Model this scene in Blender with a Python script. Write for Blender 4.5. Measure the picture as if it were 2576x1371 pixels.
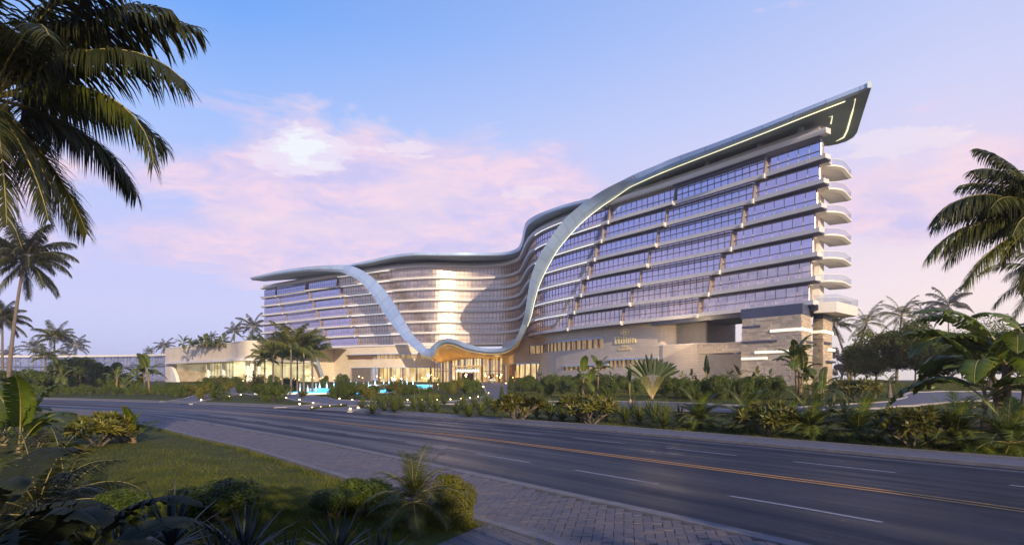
import bpy, math, random
import numpy as np
from mathutils import Vector, Matrix
random.seed(7)
R = math.radians
SC = bpy.context.scene
COL = SC.collection
for o in list(bpy.data.objects):
    bpy.data.objects.remove(o)

def lin(r, g, b):
    f = lambda c: (c/255/12.92) if c/255 <= .04045 else ((c/255+.055)/1.055)**2.4
    return (f(r), f(g), f(b), 1)

# ------------------------------------------------------------------ camera
EYE, FPX, HOR, CX = 2.45, 1700.0, 955.0, 1288.0     # eye height, focal length, horizon and centre in a 2576 px wide frame
cam = bpy.data.cameras.new('camera')
cam.sensor_width = 36
cam.lens = 36*FPX/2576
cam.shift_y = (HOR-685.5)/2576
cam.clip_start = .1
cam.clip_end = 6000
camo = bpy.data.objects.new('camera', cam)
camo.location = (0, 0, EYE)
camo.rotation_euler = (R(90), 0, 0)
COL.objects.link(camo)
SC.camera = camo

# ------------------------------------------------------------------ sky
SUN_AZ = math.atan2(.35, -.92)        # from +Y towards +X
SUN_EL = R(17)
world = bpy.data.worlds.new('World')
SC.world = world
world.use_nodes = True
wt = world.node_tree
wt.nodes.clear()
wn, wl = wt.nodes, wt.links
def wnode(t, **kw):
    n = wn.new(t)
    for k, v in kw.items(): setattr(n, k, v)
    return n
def wmath(op, a, b=None, c=None, clamp=False):
    n = wn.new('ShaderNodeMath'); n.operation = op; n.use_clamp = clamp
    for i, v in enumerate((a, b, c)):
        if v is None: continue
        if isinstance(v, (int, float)): n.inputs[i].default_value = v
        else: wl.new(v, n.inputs[i])
    return n.outputs[0]
def wramp(fac, stops, mode='LINEAR'):
    n = wn.new('ShaderNodeValToRGB'); cr = n.color_ramp; cr.interpolation = mode
    while len(cr.elements) < len(stops): cr.elements.new(.5)
    for e, (p, c) in zip(cr.elements, stops): e.position = p; e.color = c
    wl.new(fac, n.inputs[0]); return n.outputs[0]
def wmix(fac, a, b, mode='MIX'):
    n = wn.new('ShaderNodeMix'); n.data_type = 'RGBA'; n.blend_type = mode
    if isinstance(fac, (int, float)): n.inputs[0].default_value = fac
    else: wl.new(fac, n.inputs[0])
    for i, v in ((6, a), (7, b)):
        if isinstance(v, tuple): n.inputs[i].default_value = v
        else: wl.new(v, n.inputs[i])
    return n.outputs[2]
tc = wnode('ShaderNodeTexCoord')
sx = wnode('ShaderNodeSeparateXYZ'); wl.new(tc.outputs['Generated'], sx.inputs[0])
X, Y, Z = sx.outputs
el = wmath('ARCSINE', Z)                              # radians
az = wmath('ARCTAN2', X, Y)
e01 = wmath('DIVIDE', el, R(45), clamp=True)
left = wramp(e01, [(0, lin(196, 205, 250)), (.12, lin(204, 206, 248)), (.25, lin(196, 200, 246)), (.42, lin(168, 194, 248)), (.6, lin(116, 168, 244)), (1, lin(52, 98, 186))])
right = wramp(e01, [(0, lin(255, 240, 226)), (.12, lin(254, 234, 232)), (.3, lin(232, 214, 236)), (.45, lin(208, 210, 244)), (.7, lin(172, 192, 242)), (1, lin(66, 108, 188))])
azf = wmath('SMOOTH_MIN', wmath('DIVIDE', wmath('ADD', az, R(22)), R(56), clamp=True), 1, .1)
base = wmix(azf, left, right)
# clouds: noise in azimuth/elevation, stretched sideways
cv = wnode('ShaderNodeCombineXYZ')
wl.new(wmath('MULTIPLY', az, 2.2), cv.inputs[0]); wl.new(wmath('MULTIPLY', el, 6.0), cv.inputs[1])
def wnoise(scale, detail=6, rough=.55, off=0):
    m = wnode('ShaderNodeVectorMath', operation='ADD'); wl.new(cv.outputs[0], m.inputs[0]); m.inputs[1].default_value = (off, off*.7, off*.3)
    n = wnode('ShaderNodeTexNoise'); n.inputs['Scale'].default_value = scale; n.inputs['Detail'].default_value = detail; n.inputs['Roughness'].default_value = rough
    n.inputs['Distortion'].default_value = .35
    wl.new(m.outputs[0], n.inputs['Vector']); return n.outputs['Fac']
n1 = wnoise(1.9, 9, .58, 3.1); n2 = wnoise(4.6, 9, .66, 9.0); n3 = wnoise(1.2, 5, .5, 5.5); n4 = wnoise(11, 6, .65, 2.2)
def bump(x, c, w):    # smooth bell
    return wmath('POWER', 2.718, wmath('MULTIPLY', wmath('POWER', wmath('DIVIDE', wmath('SUBTRACT', x, c), w), 2), -1))
band = wmath('MULTIPLY', bump(el, R(13.5), R(6)), wmath('ADD', .35, wmath('MULTIPLY', bump(az, R(-12), R(17)), .75)))
dens = wmath('ADD', wmath('MULTIPLY', band, .56), wmath('SUBTRACT', n1, .67))
cm = wmath('MULTIPLY', dens, 7.0, clamp=True)
cm = wmath('MULTIPLY', cm, .86)
pink = wmix(wmath('MULTIPLY', wmath('SUBTRACT', n2, .38), 4.2, clamp=True), lin(204, 196, 238), lin(246, 214, 230))
pink = wmix(wmath('MULTIPLY', wmath('SUBTRACT', n3, .5), 4, clamp=True), pink, lin(254, 224, 226))
sky = wmix(cm, base, pink)
# sun-struck heads of the cumulus
def head(a, e, wa, we, col, k, amp=.9):
    global sky
    g = wmath('MULTIPLY', bump(az, R(a), R(wa)), bump(el, R(e), R(we)))
    f = wmath('MULTIPLY', wmath('SUBTRACT', wmath('ADD', g, wmath('MULTIPLY', wmath('SUBTRACT', wmath('ADD', wmath('MULTIPLY', n2, .6), wmath('MULTIPLY', n4, .4)), .5), 3.4)), k), 5, clamp=True)
    sky = wmix(wmath('MULTIPLY', f, amp), sky, col)
head(-17.0, 17.6, 4.2, 2.2, lin(234, 226, 244), .5, .8)
head(-17.3, 18.1, 2.7, 1.4, lin(240, 244, 250), .66, .9)
head(-14.9, 16.9, 2.4, .7, lin(240, 236, 248), .62, .6)
head(-8.2, 18.6, 3.4, .9, lin(244, 232, 240), .62, .5)
head(1.5, 15.6, 3.6, .8, lin(248, 230, 236), .62, .4)
head(30, 17, 6, 1.3, lin(246, 232, 238), .6, .45)
ns = wnode('ShaderNodeTexSky'); ns.sky_type = 'NISHITA'; ns.sun_disc = False; ns.sun_elevation = SUN_EL; ns.sun_rotation = SUN_AZ
nsc = wmix(1.0, ns.outputs[0], (.10, .10, .10, 1), 'MULTIPLY')
sky = wmix(.06, sky, nsc)
below = wramp(wmath('ADD', wmath('MULTIPLY', el, 6), .5), [(.35, (.10, .11, .10, 1)), (.49, (.5, .5, .55, 1))])
sky = wmix(wmath('GREATER_THAN', el, -.01), below, sky)
bg = wnode('ShaderNodeBackground'); bg.inputs[1].default_value = 1.0
wl.new(sky, bg.inputs[0])
wo = wnode('ShaderNodeOutputWorld'); wl.new(bg.outputs[0], wo.inputs[0])

sun = bpy.data.lights.new('sun', 'SUN')
sun.energy = 5.0; sun.angle = R(.5); sun.color = (1, .80, .55)
suno = bpy.data.objects.new('sun', sun); COL.objects.link(suno)
sd = Vector((math.sin(SUN_AZ)*math.cos(SUN_EL), math.cos(SUN_AZ)*math.cos(SUN_EL), math.sin(SUN_EL)))
suno.rotation_euler = sd.to_track_quat('Z', 'Y').to_euler()
vs = SC.view_settings
vs.view_transform = 'Standard'; vs.look = 'None'; vs.exposure = .14; vs.gamma = 1; vs.use_curve_mapping = False

# ------------------------------------------------------------------ materials
MATS = {}
def mat(name, c1, c2=None, rough=.6, metal=0, scale=1.0, bumpk=0, bscale=None, spec=.5, emit=None, estr=0, coords='Object', stretch=(1, 1, 1), transl=0, rand=0, detail=4):
    m = bpy.data.materials.new(name); m.use_nodes = True
    nt = m.node_tree; p = nt.nodes['Principled BSDF']; L = nt.links
    c1 = tuple(c1)[:3]+(1,); c2 = tuple(c2)[:3]+(1,) if c2 else None
    p.inputs['Roughness'].default_value = rough; p.inputs['Metallic'].default_value = metal
    p.inputs['Specular IOR Level'].default_value = spec
    p.inputs['Base Color'].default_value = c1
    colout = None
    if c2 or bumpk:
        t = nt.nodes.new('ShaderNodeTexCoord'); mp = nt.nodes.new('ShaderNodeMapping'); mp.inputs['Scale'].default_value = stretch
        if coords == 'World':
            g = nt.nodes.new('ShaderNodeNewGeometry'); L.new(g.outputs['Position'], mp.inputs[0])
        else: L.new(t.outputs[coords], mp.inputs[0])
        n = nt.nodes.new('ShaderNodeTexNoise'); n.inputs['Scale'].default_value = scale; n.inputs['Detail'].default_value = detail; n.inputs['Roughness'].default_value = .6
        L.new(mp.outputs[0], n.inputs['Vector'])
        if c2:
            cr = nt.nodes.new('ShaderNodeValToRGB'); cr.color_ramp.elements[0].position = .33; cr.color_ramp.elements[1].position = .67
            cr.color_ramp.elements[0].color = c1; cr.color_ramp.elements[1].color = c2
            L.new(n.outputs['Fac'], cr.inputs[0]); colout = cr.outputs[0]
            L.new(colout, p.inputs['Base Color'])
        if bumpk:
            b = nt.nodes.new('ShaderNodeBump'); b.inputs['Strength'].default_value = bumpk; b.inputs['Distance'].default_value = .05
            n2 = nt.nodes.new('ShaderNodeTexNoise'); n2.inputs['Scale'].default_value = bscale or scale*6; n2.inputs['Detail'].default_value = 5
            L.new(mp.outputs[0], n2.inputs['Vector']); L.new(n2.outputs['Fac'], b.inputs['Height']); L.new(b.outputs[0], p.inputs['Normal'])
    if rand:
        oi = nt.nodes.new('ShaderNodeObjectInfo'); hv = nt.nodes.new('ShaderNodeHueSaturation')
        mr = nt.nodes.new('ShaderNodeMapRange'); mr.inputs[3].default_value = 1-rand; mr.inputs[4].default_value = 1+rand
        L.new(oi.outputs['Random'], mr.inputs[0]); L.new(mr.outputs[0], hv.inputs['Value'])
        if colout: L.new(colout, hv.inputs['Color'])
        else: hv.inputs['Color'].default_value = c1
        L.new(hv.outputs[0], p.inputs['Base Color']); colout = hv.outputs[0]
    if transl:
        tr = nt.nodes.new('ShaderNodeBsdfTranslucent'); mx = nt.nodes.new('ShaderNodeMixShader'); mx.inputs[0].default_value = transl
        if colout: L.new(colout, tr.inputs[0])
        else: tr.inputs[0].default_value = c1
        L.new(p.outputs[0], mx.inputs[1]); L.new(tr.outputs[0], mx.inputs[2])
        L.new(mx.outputs[0], nt.nodes['Material Output'].inputs[0])
    if emit:
        p.inputs['Emission Color'].default_value = tuple(emit)[:3]+(1,); p.inputs['Emission Strength'].default_value = estr
    MATS[name] = m
    return m
mat('asphalt', (.007, .008, .018), (.019, .020, .036), rough=.45, scale=.9, bumpk=.3, bscale=60, coords='World', spec=.17, detail=8, stretch=(1, 1, 1))
def tracks(m):      # tyre-darkened bands and old patches that run with the road
    nt = m.node_tree; L = nt.links; p = nt.nodes['Principled BSDF']; g = nt.nodes.new('ShaderNodeUVMap'); mp = nt.nodes.new('ShaderNodeMapping'); mp.inputs['Scale'].default_value = (.035, 1.1, 1)
    L.new(g.outputs[0], mp.inputs[0]); n = nt.nodes.new('ShaderNodeTexNoise'); n.inputs['Scale'].default_value = 1; n.inputs['Detail'].default_value = 5; L.new(mp.outputs[0], n.inputs['Vector'])
    mr = nt.nodes.new('ShaderNodeMapRange'); mr.inputs[1].default_value = .35; mr.inputs[2].default_value = .65; mr.inputs[3].default_value = .30; mr.inputs[4].default_value = .62; L.new(n.outputs['Fac'], mr.inputs[0]); L.new(mr.outputs[0], p.inputs['Roughness'])
    src = p.inputs['Base Color'].links[0].from_socket; mx = nt.nodes.new('ShaderNodeMix'); mx.data_type = 'RGBA'; mx.blend_type = 'MULTIPLY'; mx.inputs[0].default_value = .8; m2 = nt.nodes.new('ShaderNodeMapRange'); m2.inputs[1].default_value = .3; m2.inputs[2].default_value = .7; m2.inputs[3].default_value = .5; m2.inputs[4].default_value = 1.5; L.new(n.outputs['Fac'], m2.inputs[0]); L.new(src, mx.inputs[6]); L.new(m2.outputs[0], mx.inputs[7]); L.new(mx.outputs[2], p.inputs['Base Color'])
tracks(MATS['asphalt'])
mat('path', (.085, .09, .12), (.125, .13, .165), rough=.8, scale=3, bumpk=.06, bscale=10, coords='World')
mat('white_paint', (.30, .30, .36), (.16, .16, .21), rough=.6, scale=8, coords='World')
mat('yellow_paint', (.62, .30, .05), (.45, .22, .05), rough=.6, scale=8, coords='World')
mat('kerb', (.17, .16, .17), (.12, .115, .125), rough=.7, scale=3, coords='World', bumpk=.1)
mat('soil', (.035, .026, .016), (.05, .038, .022), rough=.9, scale=4, coords='World', bumpk=.5)
mat('lawn', (.036, .046, .005), (.066, .074, .009), rough=.85, scale=.9, coords='World', bumpk=.6, bscale=18, spec=.2)
mat('grass_blade', (.052, .070, .005), (.125, .130, .012), rough=.55, scale=.8, coords='World', transl=.3, spec=.3)
mat('brick_a', (.080, .066, .068), (.125, .10, .10), rough=.55, scale=2.2, coords='World', bumpk=.25, bscale=30)
mat('brick_b', (.062, .056, .070), (.10, .088, .10), rough=.55, scale=2.2, coords='World', bumpk=.25, bscale=30)
mat('mortar', (.045, .042, .045), (.07, .065, .07), rough=.9, scale=5, coords='World')
mat('plank', (.12, .105, .11), (.085, .075, .082), rough=.55, scale=3, stretch=(1, 8, 8), bumpk=.2, coords='World')
# building
mat('fin_metal', (.24, .20, .19), rough=.5)
mat('metal', (.37, .48, .66), (.43, .54, .71), rough=.36, metal=.3, scale=.25, coords='World', rand=.04)
mat('metal_dark', (.24, .31, .34), (.28, .35, .38), rough=.45, metal=.15, scale=.3, coords='World')
mat('fascia', (.60, .57, .56), (.66, .62, .60), rough=.5, scale=.5, coords='World')
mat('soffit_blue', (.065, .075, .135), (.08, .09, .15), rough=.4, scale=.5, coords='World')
mat('cornice', (.40, .36, .33), (.46, .41, .37), rough=.6, scale=.4, coords='World')
mat('mullion', (.20, .15, .16), rough=.45, metal=.3)
mat('mullion_light', (.50, .48, .50), rough=.45, metal=.2)
mat('bar', (.22, .19, .19), rough=.4, metal=.4)
mat('led', (.9, .9, .7), rough=.5, emit=(1, .90, .55), estr=1.05)
mat('led_white', (.9, .9, .9), rough=.5, emit=(1, .97, .95), estr=1.15)
mat('white_wall', (.66, .62, .58), (.72, .68, .63), rough=.6, scale=.6, coords='World')
mat('dark_void', (.03, .03, .04), rough=.8)
mat('louver', (.30, .27, .25), (.25, .22, .21), rough=.6, scale=1, coords='World')
mat('louver_wood', (.30, .17, .09), (.38, .22, .12), rough=.5, scale=1, coords='World')
mat('gold', (1, .82, .42), rough=.45, metal=.35)
mat('gold_slat', (.62, .38, .12), (.72, .47, .17), rough=.45, scale=.5, coords='World')
mat('column_white', (.78, .76, .70), rough=.45)
mat('water_tile', (.03, .30, .62), (.06, .42, .75), rough=.3, scale=2, coords='World')
mat('pool_wall', (.5, .5, .5), (.6, .58, .56), rough=.5, scale=1, coords='World')
mat('lamp_warm', (1, .8, .5), emit=(1, .62, .22), estr=14)
mat('lantern', (1, .7, .4), emit=(1, .45, .14), estr=7)
mat('lamp_blue', (.6, .9, 1), emit=(.45, .8, 1), estr=9)
mat('black_metal', (.02, .02, .022), rough=.4, metal=.5)
mat('stone_rock', (.20, .13, .09), (.34, .24, .17), rough=.85, scale=3, bumpk=1, bscale=9)
for i, (a, b) in enumerate((((.50, .40, .29), (.58, .46, .34)), ((.46, .37, .28), (.53, .43, .32)), ((.58, .48, .36), (.64, .53, .40)), ((.41, .33, .25), (.48, .39, .30)))):
    mat('block_%d' % i, a, b, rough=.7, scale=1.2, coords='World', bumpk=.3, bscale=7)
# glass that mirrors the sky, one tint per pane
def glassmat(name, tint, dark, refl, rough=.04):
    m = bpy.data.materials.new(name); m.use_nodes = True; nt = m.node_tree; L = nt.links; nt.nodes.clear()
    out = nt.nodes.new('ShaderNodeOutputMaterial'); g = nt.nodes.new('ShaderNodeBsdfGlossy'); d = nt.nodes.new('ShaderNodeBsdfDiffuse'); mx = nt.nodes.new('ShaderNodeMixShader')
    geo = nt.nodes.new('ShaderNodeNewGeometry')
    vor = nt.nodes.new('ShaderNodeTexWhiteNoise'); vor.noise_dimensions = '3D'
    sc = nt.nodes.new('ShaderNodeVectorMath'); sc.operation = 'SCALE'; sc.inputs['Scale'].default_value = .8
    fl = nt.nodes.new('ShaderNodeVectorMath'); fl.operation = 'FLOOR'
    L.new(geo.outputs['Position'], sc.inputs[0]); L.new(sc.outputs[0], fl.inputs[0]); L.new(fl.outputs[0], vor.inputs['Vector'])
    cr = nt.nodes.new('ShaderNodeValToRGB')
    cr.color_ramp.elements[0].color = tuple(c*.25 for c in dark)+(1,); cr.color_ramp.elements[1].color = tuple(min(1, c*2.3) for c in dark)+(1,)
    L.new(vor.outputs['Value'], cr.inputs[0]); L.new(cr.outputs[0], d.inputs[0])
    g.inputs['Color'].default_value = tint+(1,); g.inputs['Roughness'].default_value = rough
    fr = nt.nodes.new('ShaderNodeLayerWeight'); fr.inputs['Blend'].default_value = .35
    mr = nt.nodes.new('ShaderNodeMapRange'); mr.inputs[3].default_value = refl; mr.inputs[4].default_value = .95
    L.new(fr.outputs['Fresnel'], mr.inputs[0]); L.new(mr.outputs[0], mx.inputs[0])
    b = nt.nodes.new('ShaderNodeBump'); b.inputs['Strength'].default_value = .06; b.inputs['Distance'].default_value = .3
    n = nt.nodes.new('ShaderNodeTexNoise'); n.inputs['Scale'].default_value = .35; L.new(geo.outputs['Position'], n.inputs['Vector'])
    L.new(n.outputs['Fac'], b.inputs['Height']); L.new(b.outputs[0], g.inputs['Normal'])
    L.new(d.outputs[0], mx.inputs[1]); L.new(g.outputs[0], mx.inputs[2]); L.new(mx.outputs[0], out.inputs[0])
    MATS[name] = m
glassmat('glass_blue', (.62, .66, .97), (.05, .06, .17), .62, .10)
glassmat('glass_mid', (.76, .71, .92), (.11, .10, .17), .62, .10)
glassmat('glass_pink_sky', (.84, .74, .78), (.30, .22, .19), .50, .12)  # pink low-sky reflection put into the lower panes' own colour
glassmat('glass_centre', (.88, .75, .64), (.14, .10, .08), .52, .31)  # warm tint puts gold into the sun's reflection on the centre glass
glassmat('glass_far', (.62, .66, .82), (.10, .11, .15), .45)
# a lit interior seen through clear glass
def litmat(name, c1, c2, s, scale=(.5, .5, .25)):
    m = bpy.data.materials.new(name); m.use_nodes = True; nt = m.node_tree; L = nt.links
    p = nt.nodes['Principled BSDF']; g = nt.nodes.new('ShaderNodeNewGeometry'); mp = nt.nodes.new('ShaderNodeMapping'); mp.inputs['Scale'].default_value = scale
    n = nt.nodes.new('ShaderNodeTexNoise'); n.inputs['Scale'].default_value = 1.0; n.inputs['Detail'].default_value = 5
    cr = nt.nodes.new('ShaderNodeValToRGB'); e = cr.color_ramp.elements; e[0].position = .35; e[1].position = .62
    e[0].color = c1; e[1].color = c2
    L.new(g.outputs['Position'], mp.inputs[0]); L.new(mp.outputs[0], n.inputs['Vector']); L.new(n.outputs['Fac'], cr.inputs[0])
    L.new(cr.outputs[0], p.inputs['Emission Color']); p.inputs['Emission Strength'].default_value = s
    p.inputs['Base Color'].default_value = (.2, .15, .1, 1); p.inputs['Roughness'].default_value = .8
    MATS[name] = m
litmat('lobby_light', (.50, .26, .05, 1), (1, .78, .34, 1), 1.35)
litmat('hall_light', (.45, .34, .12, 1), (.98, .88, .50, 1), 1.15, (.25, .25, .5))
litmat('strip_light', (.22, .13, .06, 1), (.62, .42, .2, 1), .7, (.8, .8, .3))
def clearglass(name, tint, refl):
    m = bpy.data.materials.new(name); m.use_nodes = True; nt = m.node_tree; L = nt.links; nt.nodes.clear()
    out = nt.nodes.new('ShaderNodeOutputMaterial'); g = nt.nodes.new('ShaderNodeBsdfGlossy'); t = nt.nodes.new('ShaderNodeBsdfTransparent'); mx = nt.nodes.new('ShaderNodeMixShader')
    g.inputs['Roughness'].default_value = .03; t.inputs[0].default_value = tint+(1,); mx.inputs[0].default_value = refl
    L.new(t.outputs[0], mx.inputs[1]); L.new(g.outputs[0], mx.inputs[2]); L.new(mx.outputs[0], out.inputs[0]); MATS[name] = m
clearglass('clear_glass', (.93, .93, .90), .12)
clearglass('rail_glass', (.8, .83, .85), .15)
# podium cladding: thin courses
def courses(name, c1, c2, cj, h, w, jk=.02):
    m = bpy.data.materials.new(name); m.use_nodes = True; nt = m.node_tree; L = nt.links; p = nt.nodes['Principled BSDF']; p.inputs['Roughness'].default_value = .65
    uv = nt.nodes.new('ShaderNodeUVMap')
    b = nt.nodes.new('ShaderNodeTexBrick'); b.inputs['Scale'].default_value = 1; b.inputs['Brick Width'].default_value = w; b.inputs['Row Height'].default_value = h
    b.inputs['Mortar Size'].default_value = jk; b.inputs['Mortar Smooth'].default_value = .2; b.inputs['Bias'].default_value = 0
    b.inputs['Color1'].default_value = c1+(1,); b.inputs['Color2'].default_value = c2+(1,); b.inputs['Mortar'].default_value = cj+(1,)
    L.new(uv.outputs[0], b.inputs['Vector'])
    n = nt.nodes.new('ShaderNodeTexNoise'); n.inputs['Scale'].default_value = .35; n.inputs['Detail'].default_value = 6; L.new(uv.outputs[0], n.inputs['Vector'])
    mx = nt.nodes.new('ShaderNodeMix'); mx.data_type = 'RGBA'; mx.blend_type = 'MULTIPLY'; mx.inputs[0].default_value = .25
    L.new(b.outputs['Color'], mx.inputs[6]); L.new(n.outputs['Fac'], mx.inputs[7]); L.new(mx.outputs[2], p.inputs['Base Color'])
    bp = nt.nodes.new('ShaderNodeBump'); bp.inputs['Strength'].default_value = .5; bp.inputs['Distance'].default_value = .04; bp.invert = True
    L.new(b.outputs['Fac'], bp.inputs['Height']); L.new(bp.outputs[0], p.inputs['Normal']); MATS[name] = m
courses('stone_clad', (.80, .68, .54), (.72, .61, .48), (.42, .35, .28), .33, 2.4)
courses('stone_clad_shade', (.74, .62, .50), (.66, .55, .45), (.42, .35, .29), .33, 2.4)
# foliage
def leaf(name, a, b, transl=.3, rough=.5, rand=.22, scale=2.0):
    mat(name, a, b, rough=rough, scale=scale, transl=transl, rand=rand, spec=.4)
leaf('palm_leaf', (.04, .056, .006), (.10, .11, .014), .25, .42)
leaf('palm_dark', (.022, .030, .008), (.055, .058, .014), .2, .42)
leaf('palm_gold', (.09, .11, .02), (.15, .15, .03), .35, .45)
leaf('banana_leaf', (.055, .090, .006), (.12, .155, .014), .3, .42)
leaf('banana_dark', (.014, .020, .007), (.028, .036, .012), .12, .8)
leaf('bush_leaf', (.036, .062, .004), (.11, .14, .012), .25, .5)
leaf('bush_gold', (.10, .105, .010), (.18, .165, .018), .3, .5)
leaf('plumeria_leaf', (.06, .08, .010), (.20, .17, .025), .3, .42)
leaf('agave_leaf', (.055, .080, .010), (.15, .16, .03), .2, .5)
leaf('agave_dark', (.014, .024, .024), (.025, .036, .034), .1, .45)
leaf('tree_leaf', (.050, .078, .007), (.15, .165, .018), .3, .55)
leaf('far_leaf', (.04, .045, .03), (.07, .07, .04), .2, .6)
mat('bark', (.11, .085, .065), (.19, .15, .12), rough=.85, scale=2, stretch=(1, 1, 6), bumpk=.6, bscale=14)
mat('bark_dark', (.04, .028, .02), (.08, .055, .04), rough=.85, scale=2, stretch=(1, 1, 5), bumpk=.6, bscale=12)
mat('banana_stem', (.12, .07, .04), (.22, .16, .07), rough=.6, scale=3, stretch=(2, 2, .4))
mat('petiole', (.22, .20, .06), (.32, .25, .09), rough=.5, scale=2)

# ------------------------------------------------------------------ mesh helpers
class MB:
    def __init__(s): s.v = []; s.f = []; s.m = []; s.n = 0; s.uv = []
    def add(s, vs, fs, m=0):
        b = s.n; s.v.extend(vs); s.n += len(vs)
        s.f.extend([tuple(i+b for i in f) for f in fs]); s.m.extend([m]*len(fs))
    def hexa(s, p, m=0):     # 8 corners: bottom 4 ccw then top 4
        s.add([tuple(q) for q in p], [(0, 3, 2, 1), (4, 5, 6, 7), (0, 1, 5, 4), (1, 2, 6, 5), (2, 3, 7, 6), (3, 0, 4, 7)], m)
    def box(s, c, d, rz=0, m=0):
        cs, sn = math.cos(rz), math.sin(rz); P = []
        for z in (-.5, .5):
            for x, y in ((-.5, -.5), (.5, -.5), (.5, .5), (-.5, .5)):
                a, b = x*d[0], y*d[1]; P.append((c[0]+a*cs-b*sn, c[1]+a*sn+b*cs, c[2]+z*d[2]))
        s.hexa(P, m)
    def tube(s, pts, r, n=6, m=0, cap=True):
        pts = [Vector(p) for p in pts]; rs = r if isinstance(r, (list, tuple)) else [r]*len(pts)
        V = []; F = []
        for i, p in enumerate(pts):
            t = (pts[min(i+1, len(pts)-1)]-pts[max(i-1, 0)]).normalized()
            a = t.cross(Vector((0, 0, 1)))
            if a.length < .05: a = Vector((1, 0, 0))
            a.normalize(); b = t.cross(a)
            for k in range(n):
                w = 2*math.pi*k/n; V.append(tuple(p+(a*math.cos(w)+b*math.sin(w))*rs[i]))
        for i in range(len(pts)-1):
            for k in range(n):
                F.append((i*n+k, i*n+(k+1) % n, (i+1)*n+(k+1) % n, (i+1)*n+k))
        if cap: F.append(tuple(range(n))[::-1]); F.append(tuple((len(pts)-1)*n+k for k in range(n)))
        s.add(V, F, m)
    def loft(s, secs, m=0, closed=True, mlist=None, cap=True):  # secs: list of equal-length point loops
        n = len(secs[0]); V = [tuple(p) for q in secs for p in q]; b = s.n
        s.v.extend(V); s.n += len(V)
        for i in range(len(secs)-1):
            for k in range(n if closed else n-1):
                s.f.append((b+i*n+k, b+i*n+(k+1) % n, b+(i+1)*n+(k+1) % n, b+(i+1)*n+k)); s.m.append(mlist[k] if mlist else m)
        if cap and closed:
            s.f.append(tuple(b+k for k in range(n))[::-1]); s.m.append(m)
            s.f.append(tuple(b+(len(secs)-1)*n+k for k in range(n))); s.m.append(m)
    def lathe(s, prof, n=16, c=(0, 0, 0), m=0):
        s.loft([[(c[0]+r*math.cos(2*math.pi*k/n), c[1]+r*math.sin(2*math.pi*k/n), c[2]+z) for k in range(n)] for r, z in prof], m)
    def mesh(s, name, mats, smooth=False):
        me = bpy.data.meshes.new(name); me.from_pydata(s.v, [], s.f)
        for q in mats: me.materials.append(MATS[q])
        if len(mats) > 1: me.polygons.foreach_set('material_index', s.m)
        if smooth: me.polygons.foreach_set('use_smooth', [True]*len(me.polygons))
        me.update(); return me
    def build(s, name, mats, parent=None, smooth=False, kind=None, link=True):
        mats = [mats] if isinstance(mats, str) else mats
        return put(name, s.mesh(name, mats, smooth), parent, kind, link)
def put(name, me, parent=None, kind=None, link=True):
    o = bpy.data.objects.new(name, me)
    if link: COL.objects.link(o)
    if parent: o.parent = parent
    if kind: o['kind'] = kind
    return o
def tag(o, label=None, cat=None, group=None, kind=None):
    if label: o['label'] = label
    if cat: o['category'] = cat
    if group: o['group'] = group
    if kind: o['kind'] = kind
    return o
def thing(name, label, cat, loc=(0, 0, 0), group=None, link=True):
    o = bpy.data.objects.new(name, None); o.location = loc; o.empty_display_size = .3
    if link: COL.objects.link(o)
    return tag(o, label, cat, group)
PROTO = []
def place(proto, loc, rz=0, sc=1, label=None, group=None, name=None):
    o = proto.copy(); COL.objects.link(o)
    if name: o.name = name
    o.location = loc; o.rotation_euler = (0, 0, rz); o.scale = (sc, sc, sc) if isinstance(sc, (int, float)) else sc
    if label: o['label'] = label
    if group: o['group'] = group
    for ch in KIDS.get(proto.name, ()):
        c = ch.copy(); COL.objects.link(c); c.parent = o
        for g in KIDS.get(ch.name, ()):
            d = g.copy(); COL.objects.link(d); d.parent = c
    return o
KIDS = {}
def kid(parent, o):
    KIDS.setdefault(parent.name, []).append(o); PROTO.append(o); o.parent = parent; return o
def smooth01(t): t = np.clip(t, 0, 1); return t*t*(3-2*t)
def crom(P, n):      # Catmull-Rom through tuples, n steps per span
    P = [np.array(p, float) for p in P]; out = []
    Q = [2*P[0]-P[1]]+P+[2*P[-1]-P[-2]]
    for i in range(1, len(Q)-2):
        for k in range(n):
            t = k/n; a, b, c, d = Q[i-1:i+3]
            out.append(.5*((2*b)+(c-a)*t+(2*a-5*b+4*c-d)*t*t+(3*b-a-3*c+d)*t**3))
    out.append(P[-1]); return np.array(out)
def resample(C, step):
    d = np.r_[0, np.cumsum(np.linalg.norm(np.diff(C, axis=0), axis=1))]; n = max(2, int(round(d[-1]/step))+1)
    s = np.linspace(0, d[-1], n); return np.stack([np.interp(s, d, C[:, k]) for k in range(C.shape[1])], 1)
class Path2:
    def __init__(s, pts, step=.5):
        s.C = resample(crom(pts, 12), step); s.d = np.r_[0, np.cumsum(np.linalg.norm(np.diff(s.C, axis=0), axis=1))]; s.L = s.d[-1]
        t = np.gradient(s.C, axis=0); s.T = t/np.linalg.norm(t, axis=1)[:, None]
    def at(s, u, off=0):     # off > 0: to the left of travel
        x = np.interp(u, s.d, s.C[:, 0]); y = np.interp(u, s.d, s.C[:, 1]); tx = np.interp(u, s.d, s.T[:, 0]); ty = np.interp(u, s.d, s.T[:, 1])
        l = math.hypot(tx, ty); tx /= l; ty /= l
        if u > s.L: x += tx*(u-s.L); y += ty*(u-s.L)
        if u < 0: x += tx*u; y += ty*u
        return (x-ty*off, y+tx*off)
def Wp(px, py, Y): return ((px-CX)/FPX*Y, Y, EYE+(HOR-py)/FPX*Y)

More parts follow.
